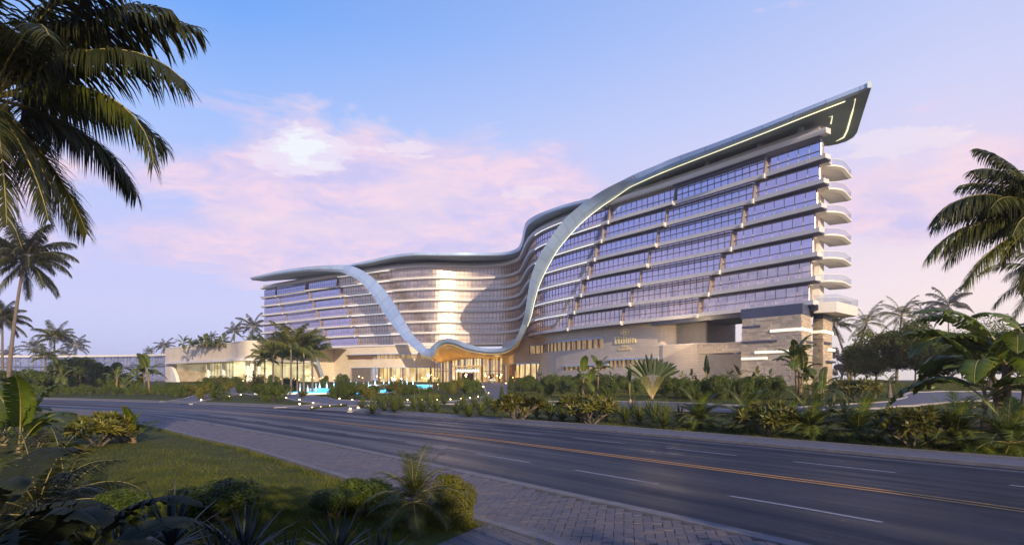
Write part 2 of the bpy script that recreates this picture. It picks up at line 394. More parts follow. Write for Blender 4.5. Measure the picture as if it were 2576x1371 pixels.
# ------------------------------------------------------------------ the lie of the land
NEAR = Path2([(-190, 118), (-130, 101), (-85, 83), (-60, 71), (-39, 57.5), (-23.7, 45.3), (-9.2, 28.5), (-6, 24.6), (2, 13.4), (4.3, 10), (9, 2), (18, -14), (34, -42)])
ROADW = 12.6; FAR = 14.3; PAVE = -2.9
NC = NEAR.C[::3]; NT = NEAR.T[::3]
def roadoff(x, y):
    x = np.atleast_1d(np.asarray(x, float)); y = np.atleast_1d(np.asarray(y, float)); o = np.empty(x.shape)
    for a in range(0, len(x), 4000):
        dx = x[a:a+4000, None]-NC[None, :, 0]; dy = y[a:a+4000, None]-NC[None, :, 1]; i = np.argmin(dx*dx+dy*dy, 1)
        r = np.arange(len(i)); o[a:a+4000] = -NT[i, 1]*dx[r, i]+NT[i, 0]*dy[r, i]
    return o
def height(x, y):
    sc = np.isscalar(x); x = np.atleast_1d(np.asarray(x, float)); y = np.atleast_1d(np.asarray(y, float))
    d = roadoff(x, y)
    z = 1.8*smooth01((d-72)/62)
    z = z+1.5*np.exp(-(((x-44)/24)**2+((y-92)/20)**2))*smooth01((d-22)/30)
    k = smooth01((d-15)/8)
    z = z+k*.07*(np.sin(x*.31+1)*np.sin(y*.27)+.6*np.sin(x*.9)*np.cos(y*.7))*smooth01((140-d)/40)
    k2 = smooth01((-3.6-d)/3)
    z = z+k2*(.10+.10*np.sin(x*.5+.4)*np.sin(y*.33+.8))
    return float(z[0]) if sc else z
def G(px, py):          # where the sight line through a pixel meets the ground
    a, b = (px-CX)/FPX, (HOR-py)/FPX
    Ys = np.concatenate([np.arange(2, 60, .1), np.arange(60, 420, .4)])
    z = EYE+b*Ys; h = height(a*Ys, Ys); k = np.nonzero(z <= h)[0]
    if len(k) == 0: Y = Ys[int(np.argmin(z-h))]
    else: Y = Ys[k[0]]
    return (a*Y, Y, height(a*Y, Y))
def onG(px, Y): x = (px-CX)/FPX*Y; return (x, Y, height(x, Y))

# ground sheet
def axis(a, b, dens):    # dens: list of (from, step)
    v = [a]
    while v[-1] < b:
        st = next(s for lo, s in reversed(dens) if v[-1] >= lo); v.append(v[-1]+st)
    return np.array(v)
gx = axis(-1500, 1480, [(-9e9, 100), (-300, 12), (-130, 2.2), (-40, 1.0), (40, 1.6), (90, 8), (240, 60)])
gy = axis(-300, 1560, [(-9e9, 40), (-60, 4), (-10, .8), (60, 1.6), (150, 3), (260, 14), (500, 90)])
GX, GY = np.meshgrid(gx, gy); gz = height(GX.ravel(), GY.ravel()); dd = roadoff(GX.ravel(), GY.ravel())
gz = gz-.10*((dd > -3.2) & (dd < 15.2))
V = np.stack([GX.ravel(), GY.ravel(), gz], 1).tolist(); nx, ny = len(gx), len(gy)
I = (np.arange(ny-1)[:, None]*nx+np.arange(nx-1)[None, :]).ravel()
me = bpy.data.meshes.new('ground'); me.from_pydata(V, [], np.stack([I, I+1, I+nx+1, I+nx], 1).tolist()); me.materials.append(MATS['lawn'])
me.polygons.foreach_set('use_smooth', [True]*len(me.polygons)); put('ground', me, None, 'structure')

def sheet_along(name, o0, o1, z0, z1, m, u0=0, u1=None, step=2.0, kind='structure', parent=None):
    mb = MB(); u1 = u1 or NEAR.L; n = max(2, int((u1-u0)/step)); secs = []
    for i in range(n+1):
        u = u0+(u1-u0)*i/n; a = NEAR.at(u, o0); b = NEAR.at(u, o1); secs.append([(a[0], a[1], z0), (b[0], b[1], z1)])
    mb.loft(secs, closed=False); o = mb.build(name, m, parent, kind=kind); uvl = o.data.uv_layers.new(name='UVMap')
    for l in o.data.loops: uvl.data[l.index].uv = (u0+(u1-u0)*(l.vertex_index//2)/n, o0 if l.vertex_index % 2 == 0 else o1)
    return o
road = sheet_along('road', 0, ROADW, .0, .0, 'asphalt')
def strip3(name, o0, o1, ztop, m, u0=0, u1=None):
    mb = MB(); u1 = u1 or NEAR.L; n = int((u1-u0)/2); secs = []
    for i in range(n+1):
        u = u0+(u1-u0)*i/n; a = NEAR.at(u, o0); b = NEAR.at(u, o1)
        secs.append([(a[0], a[1], -.1), (b[0], b[1], -.1), (b[0], b[1], ztop), (a[0], a[1], ztop)])
    mb.loft(secs); return mb.build(name, m, None, kind='structure')
strip3('kerb', -.32, -.02, .05, 'kerb')
strip3('kerb', ROADW+.0, ROADW+.22, .10, 'kerb')
strip3('pavement', ROADW+.22, FAR+.15, .09, 'path')
strip3('kerb', FAR+.15, FAR+.4, .14, 'kerb')
strip3('kerb', -3.2, -3.0, .07, 'kerb')
strip3('pavement_bed', -3.0, -.32, .012, 'mortar')

# painted markings
def marking(name, u0, u1, off, w, m, z=.006):
    mb = MB(); n = max(1, int((u1-u0)/1.5)); secs = []
    for i in range(n+1):
        u = u0+(u1-u0)*i/n; a = NEAR.at(u, off-w/2); b = NEAR.at(u, off+w/2); secs.append([(a[0], a[1], z), (b[0], b[1], z)])
    mb.loft(secs, closed=False); return mb.build(name, m, road)
for o in (5.75, 6.05): marking('centre_line', 0, NEAR.L, o, .11, 'yellow_paint')
marking('edge_line', 0, NEAR.L, ROADW-.55, .10, 'white_paint')
for off, ph in ((2.6, 0.), (9.2, 2.3)):
    u = 60+ph
    while u < NEAR.L-30:
        marking('lane_dash', u, u+3.0, off, .12, 'white_paint'); u += 5.0

# bricks in herringbone on the near pavement
bl, bw = .32, .16
BR = []
cs, sn = None, None
th = math.atan2(-11.2, 8)+R(45)
ca, sa = math.cos(th), math.sin(th)
for i in range(-290, 290):
    for j in range(-290, 290):
        # herringbone: pairs of bricks on a diagonal lattice
        for kind in (0, 1):
            if kind == 0: u, v, L_, W_ = (i*bw+j*2*bw*2/2*1.0), (i*bw-j*2*bw), bl, bw; cu, cv_ = u+bl/2, v+bw/2
            else: u, v = (i*bw+j*2*bw), (i*bw-j*2*bw); cu, cv_ = u+bl+bw/2-bl, v+bw+bl/2
            x = cu*ca-cv_*sa-8; y = cu*sa+cv_*ca+28
            if -60 < x < 20 and -3 < y < 62: BR.append((x, y, kind))
BA = np.array([(x, y) for x, y, k in BR]); off = roadoff(BA[:, 0], BA[:, 1])
sel = [(BR[i], off[i]) for i in np.nonzero((off > -2.96) & (off < -.40))[0]]
sel = [(b, o) for (b, o) in sel if b[1] > 2.5 and abs(b[0]) < .82*b[1]+2]
sel.sort(key=lambda q: q[0][0]**2+q[0][1]**2)
pav = tag(bpy.data.objects.new('paving', None), kind='structure'); COL.objects.link(pav)
BM = []
for k in range(8):
    mb = MB(); t = random.uniform(-.006, .006); e = .003
    L2, W2 = bl/2-e, bw/2-e; c = .007
    mb.loft([[(-L2, -W2, -.03), (L2, -W2, -.03), (L2, W2, -.03), (-L2, W2, -.03)], [(-L2, -W2, .028+t), (L2, -W2, .028-t), (L2, W2, .028-t), (-L2, W2, .028+t)], [(-L2+c, -W2+c, .037+t), (L2-c, -W2+c, .037-t), (L2-c, W2-c, .037-t), (-L2+c, W2-c, .037+t)]])
    BM.append((mb.mesh('brick', ['brick_a' if k % 2 else 'brick_b']), mb))
rest = [MB(), MB()]
# nearest visible ones singly
cnt = 0
for (x, y, kd), o in sel:
    k = random.randrange(8); rz = th+(R(90) if kd else 0)+random.uniform(-.012, .012); dz = random.uniform(-.007, .005)
    inview = y > 9.4 and abs(x) < .76*y
    if inview and cnt < 300:
        b = put('brick', BM[k][0], pav); b.location = (x, y, dz); b.rotation_euler = (0, 0, rz); cnt += 1
    else:
        q = BM[k][1]; c_, s_ = math.cos(rz), math.sin(rz)
        rest[k % 2].add([(x+a*c_-b*s_, y+a*s_+b*c_, z+dz) for a, b, z in q.v], q.f)
rest[0].build('brick_field', 'brick_b', pav, kind='stuff'); rest[1].build('brick_field', 'brick_a', pav, kind='stuff')
# boarded walk at the bottom of the view, with a stone edge
bwk = thing('boardwalk', 'dark wooden boardwalk joining the paving at the bottom of the view', 'boardwalk')
BWA = np.array(G(1262, 1309)[:2]); BWB = np.array(G(1115, 1371)[:2]); d2 = (BWB-BWA)/np.linalg.norm(BWB-BWA)
uA = NEAR.d[int(np.argmin(np.linalg.norm(NEAR.C-BWA, axis=1)))]
for i in range(18):      # boards run parallel to the pavement, each starting on the slanting lawn edge
    mb = MB(); P = []
    for zz in (-.05, .055):
        for a, b in ((0, 0), (1, 0), (1, 1), (0, 1)):
            k = i*.215+.02+a*.2; st_ = BWA+d2*k*1.25; off_ = roadoff(st_[0], st_[1])[0]; q = st_ if b == 0 else np.array(NEAR.at(uA+9, off_-.0)); P.append((q[0], q[1], zz))
    mb.hexa(P); mb.build('plank', 'plank', bwk)

# ================================================================== THE HOTEL
ZL0 = EYE+12.0; FH = 3.6
F = Path2([(-100.8, 275), (-86, 262.5), (-71.8, 250), (-61, 241.5), (-50.7, 234), (-38.5, 226), (-27, 221.6), (-18, 222.6), (-10, 222.4), (-2.5, 219), (2.4, 210), (3.9, 198), (4.6, 187), (6.0, 175), (9.6, 163.5), (20, 144.5), (31.2, 127.8), (41.7, 110.7), (46.9, 102.3)], .4)
def outp(u, off): return F.at(u, -off)          # off outward (towards the road)
us = np.linspace(0, F.L, 4000); pxs = np.array([F.at(u)[0]/F.at(u)[1] for u in us])*FPX+CX
UW = us[np.argmin(np.abs(us-0)+1e9*0)]
def u_left(px): i = np.nonzero(us < F.L*.45)[0]; return us[i[np.argmin(abs(pxs[i]-px))]]
u13 = us[np.argmin(np.abs(np.array([F.at(u)[1] for u in us])-178)+1e3*(us < F.L*.5))]
def u_right(px):
    i = np.nonzero(us > u13)[0]; j = i[np.argmin(abs(pxs[i]-px))]; return us[j]
hotel = thing('hotel', 'long curving glass and stone hotel with a sweeping metal ribbon roof', 'hotel', (0, 0, 0))
LEN = F.L
def band_secs(ua, ub, sec, step=1.6):
    n = max(1, int(math.ceil((ub-ua)/step))); S = []
    for i in range(n+1):
        u = ua+(ub-ua)*i/n; t = i/n; L_ = []
        for o, z in sec(t): p = outp(u, o); L_.append((p[0], p[1], z))
        S.append(L_)
    return S
# body behind the glass
def back_pt(u, dep):
    p = F.at(u); w = smooth01(np.array([(p[0]+p[1]*0+10)/30]))[0]
    # away from the viewer on the left and centre, away to the right on the right wing
    if u < LEN*.5: d = Vector((.25, .97)).normalized()
    else:
        k = smooth01(np.array([(u-LEN*.5)/(LEN*.15)]))[0]; k2 = smooth01(np.array([(u-LEN*.72)/(LEN*.26)]))[0]; d = (Vector((.25, .97))*(1-k)+Vector((.80, .60))*k*(1-k2)+Vector((.34, .94))*k2).normalized()
    return (p[0]+d.x*dep, p[1]+d.y*dep)
mb = MB(); S = []
uend = [u_right(2036), u_right(2041), u_right(2046), u_right(2051), u_right(2056), u_right(2062), LEN-.1]
n = 90
for i in range(n+1):
    u = (uend[0]-.5)*i/n; a = outp(u, -.55); b = back_pt(u, 17)
    S.append([(a[0], a[1], ZL0-.2), (b[0], b[1], ZL0-.2), (b[0], b[1], ZL0+7*FH+.3), (a[0], a[1], ZL0+7*FH+.3)])
mb.loft(S); mb.build('core_wall', 'white_wall', hotel)
mb = MB()
for k in range(1, 7):   # the floors step out beyond the core at the right end
    a = outp(uend[0]-.5, -.55); b = back_pt(uend[0]-.5, 9); c = outp(uend[k]-.3, -.4)
    dx = c[0]-a[0]; dy = c[1]-a[1]
    P = []
    for z in (ZL0+k*FH-.2, ZL0+(k+1)*FH-.22):
        P += [(a[0], a[1], z), (c[0], c[1], z), (b[0]+dx, b[1]+dy, z), (b[0], b[1], z)]
    mb.hexa(P)
mb.build('end_wall', 'white_wall', hotel)

# ---- rows of glazing
LJ = [[696.6, 772, 851], 9.0]; RJ = [[1537, 1703, 1930], (-17, -22, -28)]
panes, mulls = [], []
def addpane(u0, u1, z0, z1, off, m):
    a = outp(u0+.04, off); b = outp(u1-.04, off); a2 = outp(u0+.04, off-.06); b2 = outp(u1-.04, off-.06)
    P = [(a[0], a[1], z0), (b[0], b[1], z0), (b2[0], b2[1], z0), (a2[0], a2[1], z0), (a[0], a[1], z1), (b[0], b[1], z1), (b2[0], b2[1], z1), (a2[0], a2[1], z1)]
    if True: panes.append((abs(u1-u0)*(z1-z0)/(a[1]**2)*(1 if a[0] < 3 else 1), P, m))
def vbar(u, z0, z1, off, w, d, m, store=None):
    p = outp(u, off+d/2); q = outp(u+.05, off+d/2); rz = math.atan2(q[1]-p[1], q[0]-p[0])
    b = MB(); b.box((p[0], p[1], (z0+z1)/2), (w, d, z1-z0), rz)
    (store if store is not None else mulls).append((1/p[1], b.v, m))
for k in range(7):
    z = ZL0+k*FH; dn = 6-k
    jl = [u_left(px+LJ[1]*dn) for px in LJ[0]]
    jr = [u_right(px+d*dn) for px, d in zip(RJ[0], RJ[1])]
    cuts = [0]+jl+[u_left(985+6*dn)]+[u_right(1352+0*dn)]+jr+[uend[k]]
    cuts[5] = min(cuts[5], jr[0]-2)
    kinds = ['soffit', 'bars', 'soffit', 'led', 'plain', 'led', 'soffit', 'bars', 'soffit']
    for si, kd in enumerate(kinds):
        ua, ub = cuts[si], cuts[si+1]
        if ub-ua < 1: continue
        lf = si < 4
        right_end = si == len(kinds)-1
        gm = 'glass_centre' if si in (3, 4) else ('glass_pink_sky' if k < 2 and not lf else 'glass_mid' if k < 4 else 'glass_blue')  # rows shift blue to pink: a sky-reflection gradient put into the glass colour
        # slab edge under this row, and its dark sloped underside over the row below
        def prof(t, kd=kd, lf=lf, z=z, si=si):
            if kd == 'soffit':
                w = (.7+.55*t) if not lf else (.7+.4*(1-t)); dz = (.35+.35*t) if not lf else .45
            elif kd == 'plain': w, dz = .95, .5
            else: w, dz = .75, .5
            return w, dz
        ue = ub+(1.5 if right_end else 0); ul = ua-(1.2 if si == 0 else 0)
        S = []
        nseg = max(1, int(math.ceil((ue-ul)/1.8)))
        Sd = []
        for i in range(nseg+1):
            t = i/nseg; u = ul+(ue-ul)*t; w, dz = prof(t); o = outp(u, w); o2 = outp(u, w-.12); g = outp(u, -.1)
            S.append([(o[0], o[1], z+.06), (o[0], o[1], z-.60), (o2[0], o2[1], z-.62), (g[0], g[1], z-.62), (g[0], g[1], z+.03)])
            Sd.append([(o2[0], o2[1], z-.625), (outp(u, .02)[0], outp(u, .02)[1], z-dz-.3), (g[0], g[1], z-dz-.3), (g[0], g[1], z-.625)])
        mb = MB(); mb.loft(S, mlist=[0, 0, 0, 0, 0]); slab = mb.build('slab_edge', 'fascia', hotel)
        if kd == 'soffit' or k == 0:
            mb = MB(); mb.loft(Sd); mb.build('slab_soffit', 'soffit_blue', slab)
        top = z+FH-(.5 if kd != 'soffit' else .5)
        nxt_kind = kd
        off = .35 if kd == 'bars' else (.15 if kd == 'led' else 0)
        if kd == 'soffit': top = z+FH-.5-.6
        pitch = 1.9 if right_end else 1.5 if si > 4 else 1.3
        n = max(1, int(round((ub-ua-.3)/pitch))); w = (ub-ua-.3)/n
        for i in range(n):
            u0 = ua+.15+w*i; u1 = u0+w
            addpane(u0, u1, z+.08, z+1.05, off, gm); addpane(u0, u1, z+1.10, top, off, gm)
            vbar(u0, z+.06, top+.02, off, .06, .07, 'mullion_light' if right_end else 'mullion')
        # sill rail and head rail
        for zz, hh in ((z+1.05, .07), (top, .10)) + (((top-.55, .06),) if kd in ('bars', 'plain', 'led') else ()):
            dd_ = .16 if zz != top-.55 else .5
            if kd == 'plain' and zz == top-.55: dd_ = .3
            mb = MB(); mb.loft(band_secs(ua+.1, ub-.1, lambda t: [(off-.02, zz), (off+dd_, zz), (off+dd_, zz+hh), (off-.02, zz+hh)])); mb.build('rail', 'bar', hotel)
        if kd == 'bars':
            mb = MB(); mb.loft(band_secs(ua+.1, ub-.1, lambda t: [(off+.2, top-.95), (off+.5, top-.95), (off+.5, top-.88), (off+.2, top-.88)])); mb.build('sunshade_bar', 'bar', hotel)
        if kd == 'led':
            mb = MB(); mb.loft(band_secs(ua+.5, ub-.3, lambda t: [(.80, z+FH-.62), (.90, z+FH-.62), (.90, z+FH-.52), (.80, z+FH-.52)])); mb.build('light_strip', 'led_white', slab)
        if kd == 'plain':
            mb = MB(); mb.loft(band_secs(ua+.5, ub-.3, lambda t: [(.96, z-.22), (1.04, z-.22), (1.04, z-.06), (.96, z-.06)])); mb.build('light_strip' , 'column_white', slab)
        # the joint: a leaning fin between two bays
        if si in (0, 1, 2, 5, 6, 7):
            p0 = outp(ub-.25, .1); p1 = outp(ub+.25, .1); P = []
            for zz, sh, o in ((z-.5, -.15, .80), (z+FH-.45, .2, .55)):
                for uu, oo in ((ub-.17+sh, -.1), (ub-.17+sh, o), (ub+.13+sh, o), (ub+.13+sh, -.1)):
                    q = outp(uu, oo); P.append((q[0], q[1], zz))
            mb = MB(); mb.hexa(P); fin = mb.build('fin', 'fin_metal', hotel)
            mb = MB(); P = []
            for zz in (z-.80, z-.05):
                for uu, oo in ((ub-.24, -.1), (ub-.24, 1.0 if si > 3 else .9), (ub+.16, 1.0 if si > 3 else .9), (ub+.16, -.1)):
                    q = outp(uu, oo); P.append((q[0], q[1], zz))
            mb.hexa(P); mb.build('fin_foot', 'white_wall', fin)
# top slab, parapet
z7 = ZL0+7*FH
mb = MB(); mb.loft(band_secs(-1.2, LEN+1.4, lambda t: [(-.1, z7-.5), (1.0, z7-.45), (1.15, z7+.0), (1.15, z7+.35), (-.1, z7+.35)], 2)); mb.build('top_slab', 'fascia', hotel)
mb = MB(); mb.loft(band_secs(0, LEN, lambda t: [(-2.2, z7+.35), (.75, z7+.35), (.45, z7+1.15), (-2.2, z7+1.15)], 2)); mb.build('parapet', 'cornice', hotel)
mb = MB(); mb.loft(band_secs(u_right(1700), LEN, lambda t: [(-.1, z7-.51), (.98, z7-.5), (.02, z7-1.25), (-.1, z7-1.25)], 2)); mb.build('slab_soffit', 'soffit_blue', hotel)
mb = MB(); S = []
for i in range(81):
    u = 1+(LEN-2.5)*i/80; a = outp(u, -2.2); b = back_pt(u, 16.5); S.append([(a[0], a[1], z7+.31), (b[0], b[1], z7+.31), (b[0], b[1], z7+.62), (a[0], a[1], z7+.62)])
mb.loft(S); mb.build('roof_deck', 'cornice', hotel)
def sort_pieces(lst, name, stuffname, parent, lim=298, flt=None):
    lst.sort(key=lambda q: -q[0]); rest = {}
    for i, (s, v, m) in enumerate(lst):
        if i < lim:
            b = MB(); b.hexa(v); b.build(name, m, parent)
        else: rest.setdefault(m, MB()).hexa(v)
    for m, b in rest.items(): b.build(stuffname, m, parent, kind='stuff')
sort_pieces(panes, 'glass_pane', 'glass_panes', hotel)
sort_pieces(mulls, 'mullion', 'mullions', hotel, 120)

# ---- right-hand end: glazed corner, end wall, half-moon balconies
e1 = Vector((.60, .80)); en = Vector((.80, -.60))
for k in range(7):
    z = ZL0+k*FH; c = Vector(outp(uend[k], -.02))
    mb = MB()
    P = [(c+e1*.1+en*.02), (c+e1*1.7+en*.02)]
    mb.hexa([(P[0].x, P[0].y, z+.08), (P[1].x, P[1].y, z+.08), (P[1].x-.1, P[1].y, z+.08), (P[0].x-.1, P[0].y, z+.08)]+[(P[0].x, P[0].y, z+2.6), (P[1].x, P[1].y, z+2.6), (P[1].x-.1, P[1].y, z+2.6), (P[0].x-.1, P[0].y, z+2.6)])
    mb.build('corner_pane', 'glass_centre', hotel)
    # returned slab
    mb = MB(); q0 = c+en*.9-e1*.4; q1 = c+en*.7+e1*3.2; q2 = q1-en*3; q3 = q0-en*3
    mb.hexa([(q.x, q.y, zz) for zz in (z-.48, z+.05) for q in (q0, q1, q2, q3)]); mb.build('slab_edge', 'fascia', hotel)
    # balcony
    c0 = Vector((50.3, 107.6)) + Vector((0, 0)); r = 2.6
    prof = []
    prof.append(c0+e1*-3.0-en*1.0)
    for j in range(9):
        t = math.pi/2*j/8; prof.append(c0+e1*(-2.6+3.6*(1-math.cos(t)))+en*(-.6+2.9*math.sin(t)))
    prof += [c0+e1*6.5+en*2.3, c0+e1*6.5-en*1.0]
    mb = MB(); n_ = len(prof); sc = .62; ctr = c0+e1*2.6-en*1.2
    mb.loft([[(ctr.x+(p.x-ctr.x)*s_, ctr.y+(p.y-ctr.y)*s_, zz) for p in prof] for s_, zz in ((.88, z-.62), (1, z-.34), (1, z-.08))]); bal = mb.build('balcony_slab', 'white_wall', hotel)
    if k < 6 or True:
        mb = MB(); mb.loft([[(ctr.x+(p.x-ctr.x)*.97, ctr.y+(p.y-ctr.y)*.97, zz) for p in prof] for zz in (z-.03, z+.85)], closed=False); mb.build('balcony_glass', 'rail_glass', bal)
        mb = MB(); mb.tube([(ctr.x+(p.x-ctr.x)*.97, ctr.y+(p.y-ctr.y)*.97, z+.88) for p in prof], .05); mb.build('balcony_rail', 'column_white', bal)
# end column behind the balconies and the big terrace at the bottom
p = Vector((48.9, 107.5)); mb = MB(); mb.hexa([(q.x, q.y, zz) for zz in (ZL0-1, z7+.4) for q in (p, p+e1*3.2, p+e1*3.2-en*3, p-en*3)]); mb.build('end_pier', 'white_wall', hotel)
mb = MB(); c0 = Vector((48.2, 104.8))
q = [c0-e1*1.5-en*1, c0-e1*1.2+en*2.2, c0+e1*9+en*3.4, c0+e1*10-en*2]
mb.loft([[(q_.x*s_+(1-s_)*49.5, q_.y*s_+(1-s_)*108, zz) for q_ in q] for s_, zz in ((.985, ZL0-1.7), (1, ZL0-.9), (1, ZL0-.1))]); ter = mb.build('terrace_slab', 'white_wall', hotel)
mb = MB(); mb.loft([[(q_.x, q_.y, zz) for q_ in q] for zz in (ZL0-.1, ZL0+1.0)], closed=False); mb.build('terrace_glass', 'rail_glass', ter)

# ---- roof canopies and the metal ribbon
def stations(pts, n):      # pts (pxA,pyA,pxB,pyB,Y)
    return crom(pts, n)
def ribbon(pts, name, n=5, thick=1.1, chamf=.0, fold=.66, inner_back=.9, every=3, gap=.025, matn='metal'):
    C = stations(pts, n); A = [Vector(Wp(c[0], c[1], c[4])) for c in C]; B = [Vector(Wp(c[2], c[3], c[4])) for c in C]
    for i in range(0, len(C)-1, every):
        j = min(i+every, len(C)-1); S = []
        for k in range(i, j+1):
            a, b = A[k], B[k]
            if k == i: a = a.lerp(A[k+1], gap); b = b.lerp(B[k+1], gap)
            if k == j: a = a.lerp(A[k-1], gap); b = b.lerp(B[k-1], gap)
            f = a.lerp(b, fold); bb = b+Vector((0, inner_back, 0)); D = Vector((0, thick, 0)); 
            S.append([tuple(a), tuple(f), tuple(bb), tuple(bb+D), tuple(a+D*1.4)])
        mb = MB(); mb.loft(S); mb.build(name, matn, hotel)
    return C, A, B
# left roof edge + descending ribbon + canopy edge
LR = [(628, 699, 633, 704.5, 262), (699, 681.5, 697, 690, 250), (778, 670.4, 778, 681, 238), (830, 667, 832, 682, 232), (862, 666.5, 856, 684, 229), (890, 671, 874, 691, 226), (916, 683, 898, 703, 223), (940, 701, 920, 724, 220), (969.5, 732.4, 945, 755, 216), (991.7, 764, 966, 788, 212), (1014, 802, 990, 822, 207), (1036, 839, 1012, 849, 203), (1058.5, 863, 1036, 872, 199), (1075, 877.5, 1060, 892, 196)]
C1, A1, B1 = ribbon(LR, 'ribbon_panel', 5, 1.3, inner_back=.6)
CE = [(1075, 877.5, 1060, 892, 196), (1083, 875, 1079, 898.5, 193.5), (1089, 868, 1092, 893, 191.5), (1098, 860, 1101, 876.5, 190), (1113, 853, 1119, 865, 187.5), (1138, 851.8, 1144, 868, 185), (1176, 864.4, 1177, 881, 182.5), (1224, 876.5, 1224, 888.3, 179), (1262, 875.5, 1266, 886.5, 175.5), (1286, 865, 1294, 872, 172), (1301, 845, 1311, 850, 169), (1313, 814, 1327, 820, 166)]
C2, A2, B2 = ribbon(CE, 'canopy_edge_panel', 5, 1.3, inner_back=.5)
RR = [(1313, 814, 1327, 820, 166), (1320.5, 786, 1336, 796, 163), (1327, 745, 1345, 757, 160), (1335, 700, 1357, 716, 157), (1350.6, 656, 1378, 671, 154), (1378, 608, 1402, 630, 151), (1415.7, 556.6, 1434, 590, 148), (1446.5, 527.5, 1467, 556, 145.5), (1481, 501.8, 1508, 523, 142.5), (1522, 476, 1552, 492, 138.5), (1559.5, 457, 1582, 470, 135.5), (1600.6, 436.7, 1606, 457, 132), (1650, 416.5, 1652, 435, 127.5), (1694, 397.7, 1697, 415.5, 123.8), (1796, 361, 1798, 376, 114.8), (1918, 314.5, 1918, 329, 105.9), (2050, 262, 2050, 276, 99), (2192, 205.9, 2192, 221.5, 94)]
C3, A3, B3 = ribbon(RR, 'ribbon_panel', 5, 1.0, inner_back=.5)
# bright strip along the inner edge of the right ribbon
LEDP = [(b+Vector((0, .1+.9*min(1, max(0, (c[0]-1480)/200)), -.10-.2*min(1, max(0, (c[0]-1480)/200))))) for c, b in zip(C3, B3) if c[0] < 2145]
mb = MB(); mb.tube(LEDP, .08, 5); mb.build('light_strip', 'led', hotel)
# centre roof canopy edge
CR = [(868, 668, 868, 671, 233), (921.7, 656, 921.7, 663, 226), (982, 643, 982, 650, 219.5), (1039.5, 635.4, 1039.5, 643, 214), (1090, 635.2, 1090, 643, 212.5), (1144, 635.2, 1144, 643.5, 212), (1200, 635.3, 1200, 643.5, 212), (1252.5, 635.4, 1252.5, 643, 210.5), (1282, 632, 1282, 640, 207), (1299, 625.5, 1300, 634, 202), (1307, 617, 1309, 628, 197), (1313, 598.8, 1316, 610, 189), (1317.5, 575, 1320.5, 588, 180), (1324, 558, 1327, 569, 172), (1340, 546, 1342, 556, 164.5), (1368, 532.6, 1369, 541, 158.5), (1429, 512, 1429, 520, 151), (1481, 500, 1483, 508, 145)]
C4, A4, B4 = ribbon(CR, 'roof_edge_panel', 5, .8, inner_back=.25, fold=.8)
def roofslab(A, B, dirs, dep, name, mtop='metal', mbot='metal_dark', th=.35):
    S = []
    for i, (a, b) in enumerate(zip(A, B)):
        t = i/(len(A)-1); d = dirs(t, b); q = b+Vector((d[0]*dep(t), d[1]*dep(t), .2)); b2 = b+Vector((0, .5, .04))
        S.append([(b2.x, b2.y, b2.z), (q.x, q.y, q.z), (q.x, q.y, q.z+th), (a.x, a.y+.9, a.z-.08)])
    mb = MB(); mb.loft(S, mlist=[1, 0, 0, 0]); o = mb.build(name, [mtop, mbot], hotel); return o
i3 = [i for i, c in enumerate(C3) if c[0] > 1478]
def dR(t, b):
    d = Vector((.80, .60)).lerp(Vector((.36, .93)), smooth01(np.array([(t-.3)/.7]))[0]).normalized(); return (d.x, d.y)
roofslab([A3[i] for i in i3], [B3[i] for i in i3], dR, lambda t: 22-2*t, 'roof_canopy')
i1 = [i for i, c in enumerate(C1) if c[0] < 880]
roofslab([A1[i] for i in i1], [B1[i] for i in i1], lambda t, b: (.45, .89), lambda t: 6+20*min(1, t*2), 'roof_canopy')
def dC(t, b):
    k = smooth01(np.array([(t-.55)/.3]))[0]; d = Vector((.2, .98)).lerp(Vector((.80, .60)), k).normalized(); return (d.x, d.y)
roofslab(A4, B4, dC, lambda t: 22, 'roof_canopy')
# lines of light under the right-hand tip: an outer L and an inner one
tip = B3[-1]
def under(pts, r=.13):
    mb = MB(); mb.tube(pts, r, 5); mb.build('light_strip', 'led', hotel)
f = lambda px, py, Y: Vector(Wp(px, py, Y))
zt = tip.z-.15
def onplane(px, py, z=None):
    z = z or zt; Y = (z-EYE)*FPX/(HOR-py); return (((px-CX)/FPX*Y), Y, z)
under([onplane(2138, 262), onplane(2152, 247), onplane(2145, 280), onplane(2131, 330), onplane(2123, 346), onplane(2105, 354), onplane(2088, 358)])
under([onplane(2040, 306, zt-.4), onplane(2094, 292, zt-.4), onplane(2090, 312, zt-.4)], .11)
# side edge of the tip
sp = [Vector(onplane(x, y, tip.z)) for x, y in ((2192, 221.5), (2175, 274), (2156, 334), (2147, 346), (2128, 357), (2105, 364), (2084, 368), (2074, 362))]
mb = MB(); S = [[tuple(p+Vector((0, 0, 0))), tuple(p+Vector((0, 0, .9 if i < 6 else .4))), tuple(p+Vector((-.5, .1, .9 if i < 6 else .4))), tuple(p+Vector((-.5, .1, .05)))] for i, p in enumerate(sp)]
mb.loft(S); mb.build('roof_edge_panel', 'metal_dark', hotel)
# close the soffit between the front edge and that side edge
mb = MB(); fr = [B3[i] for i in i3][-40:]; 
V_ = [tuple(p+Vector((0, .5, -.02))) for p in fr]+[tuple(p+Vector((-.2, 0, -.01))) for p in sp[1:]]
mb.add(V_, [tuple(range(len(V_)))]); V2 = [(x, y, z+.35) for x, y, z in V_]; mb.add(V2, [tuple(range(len(V2)))[::-1]])
mb.build('tip_soffit', 'metal_dark', hotel)
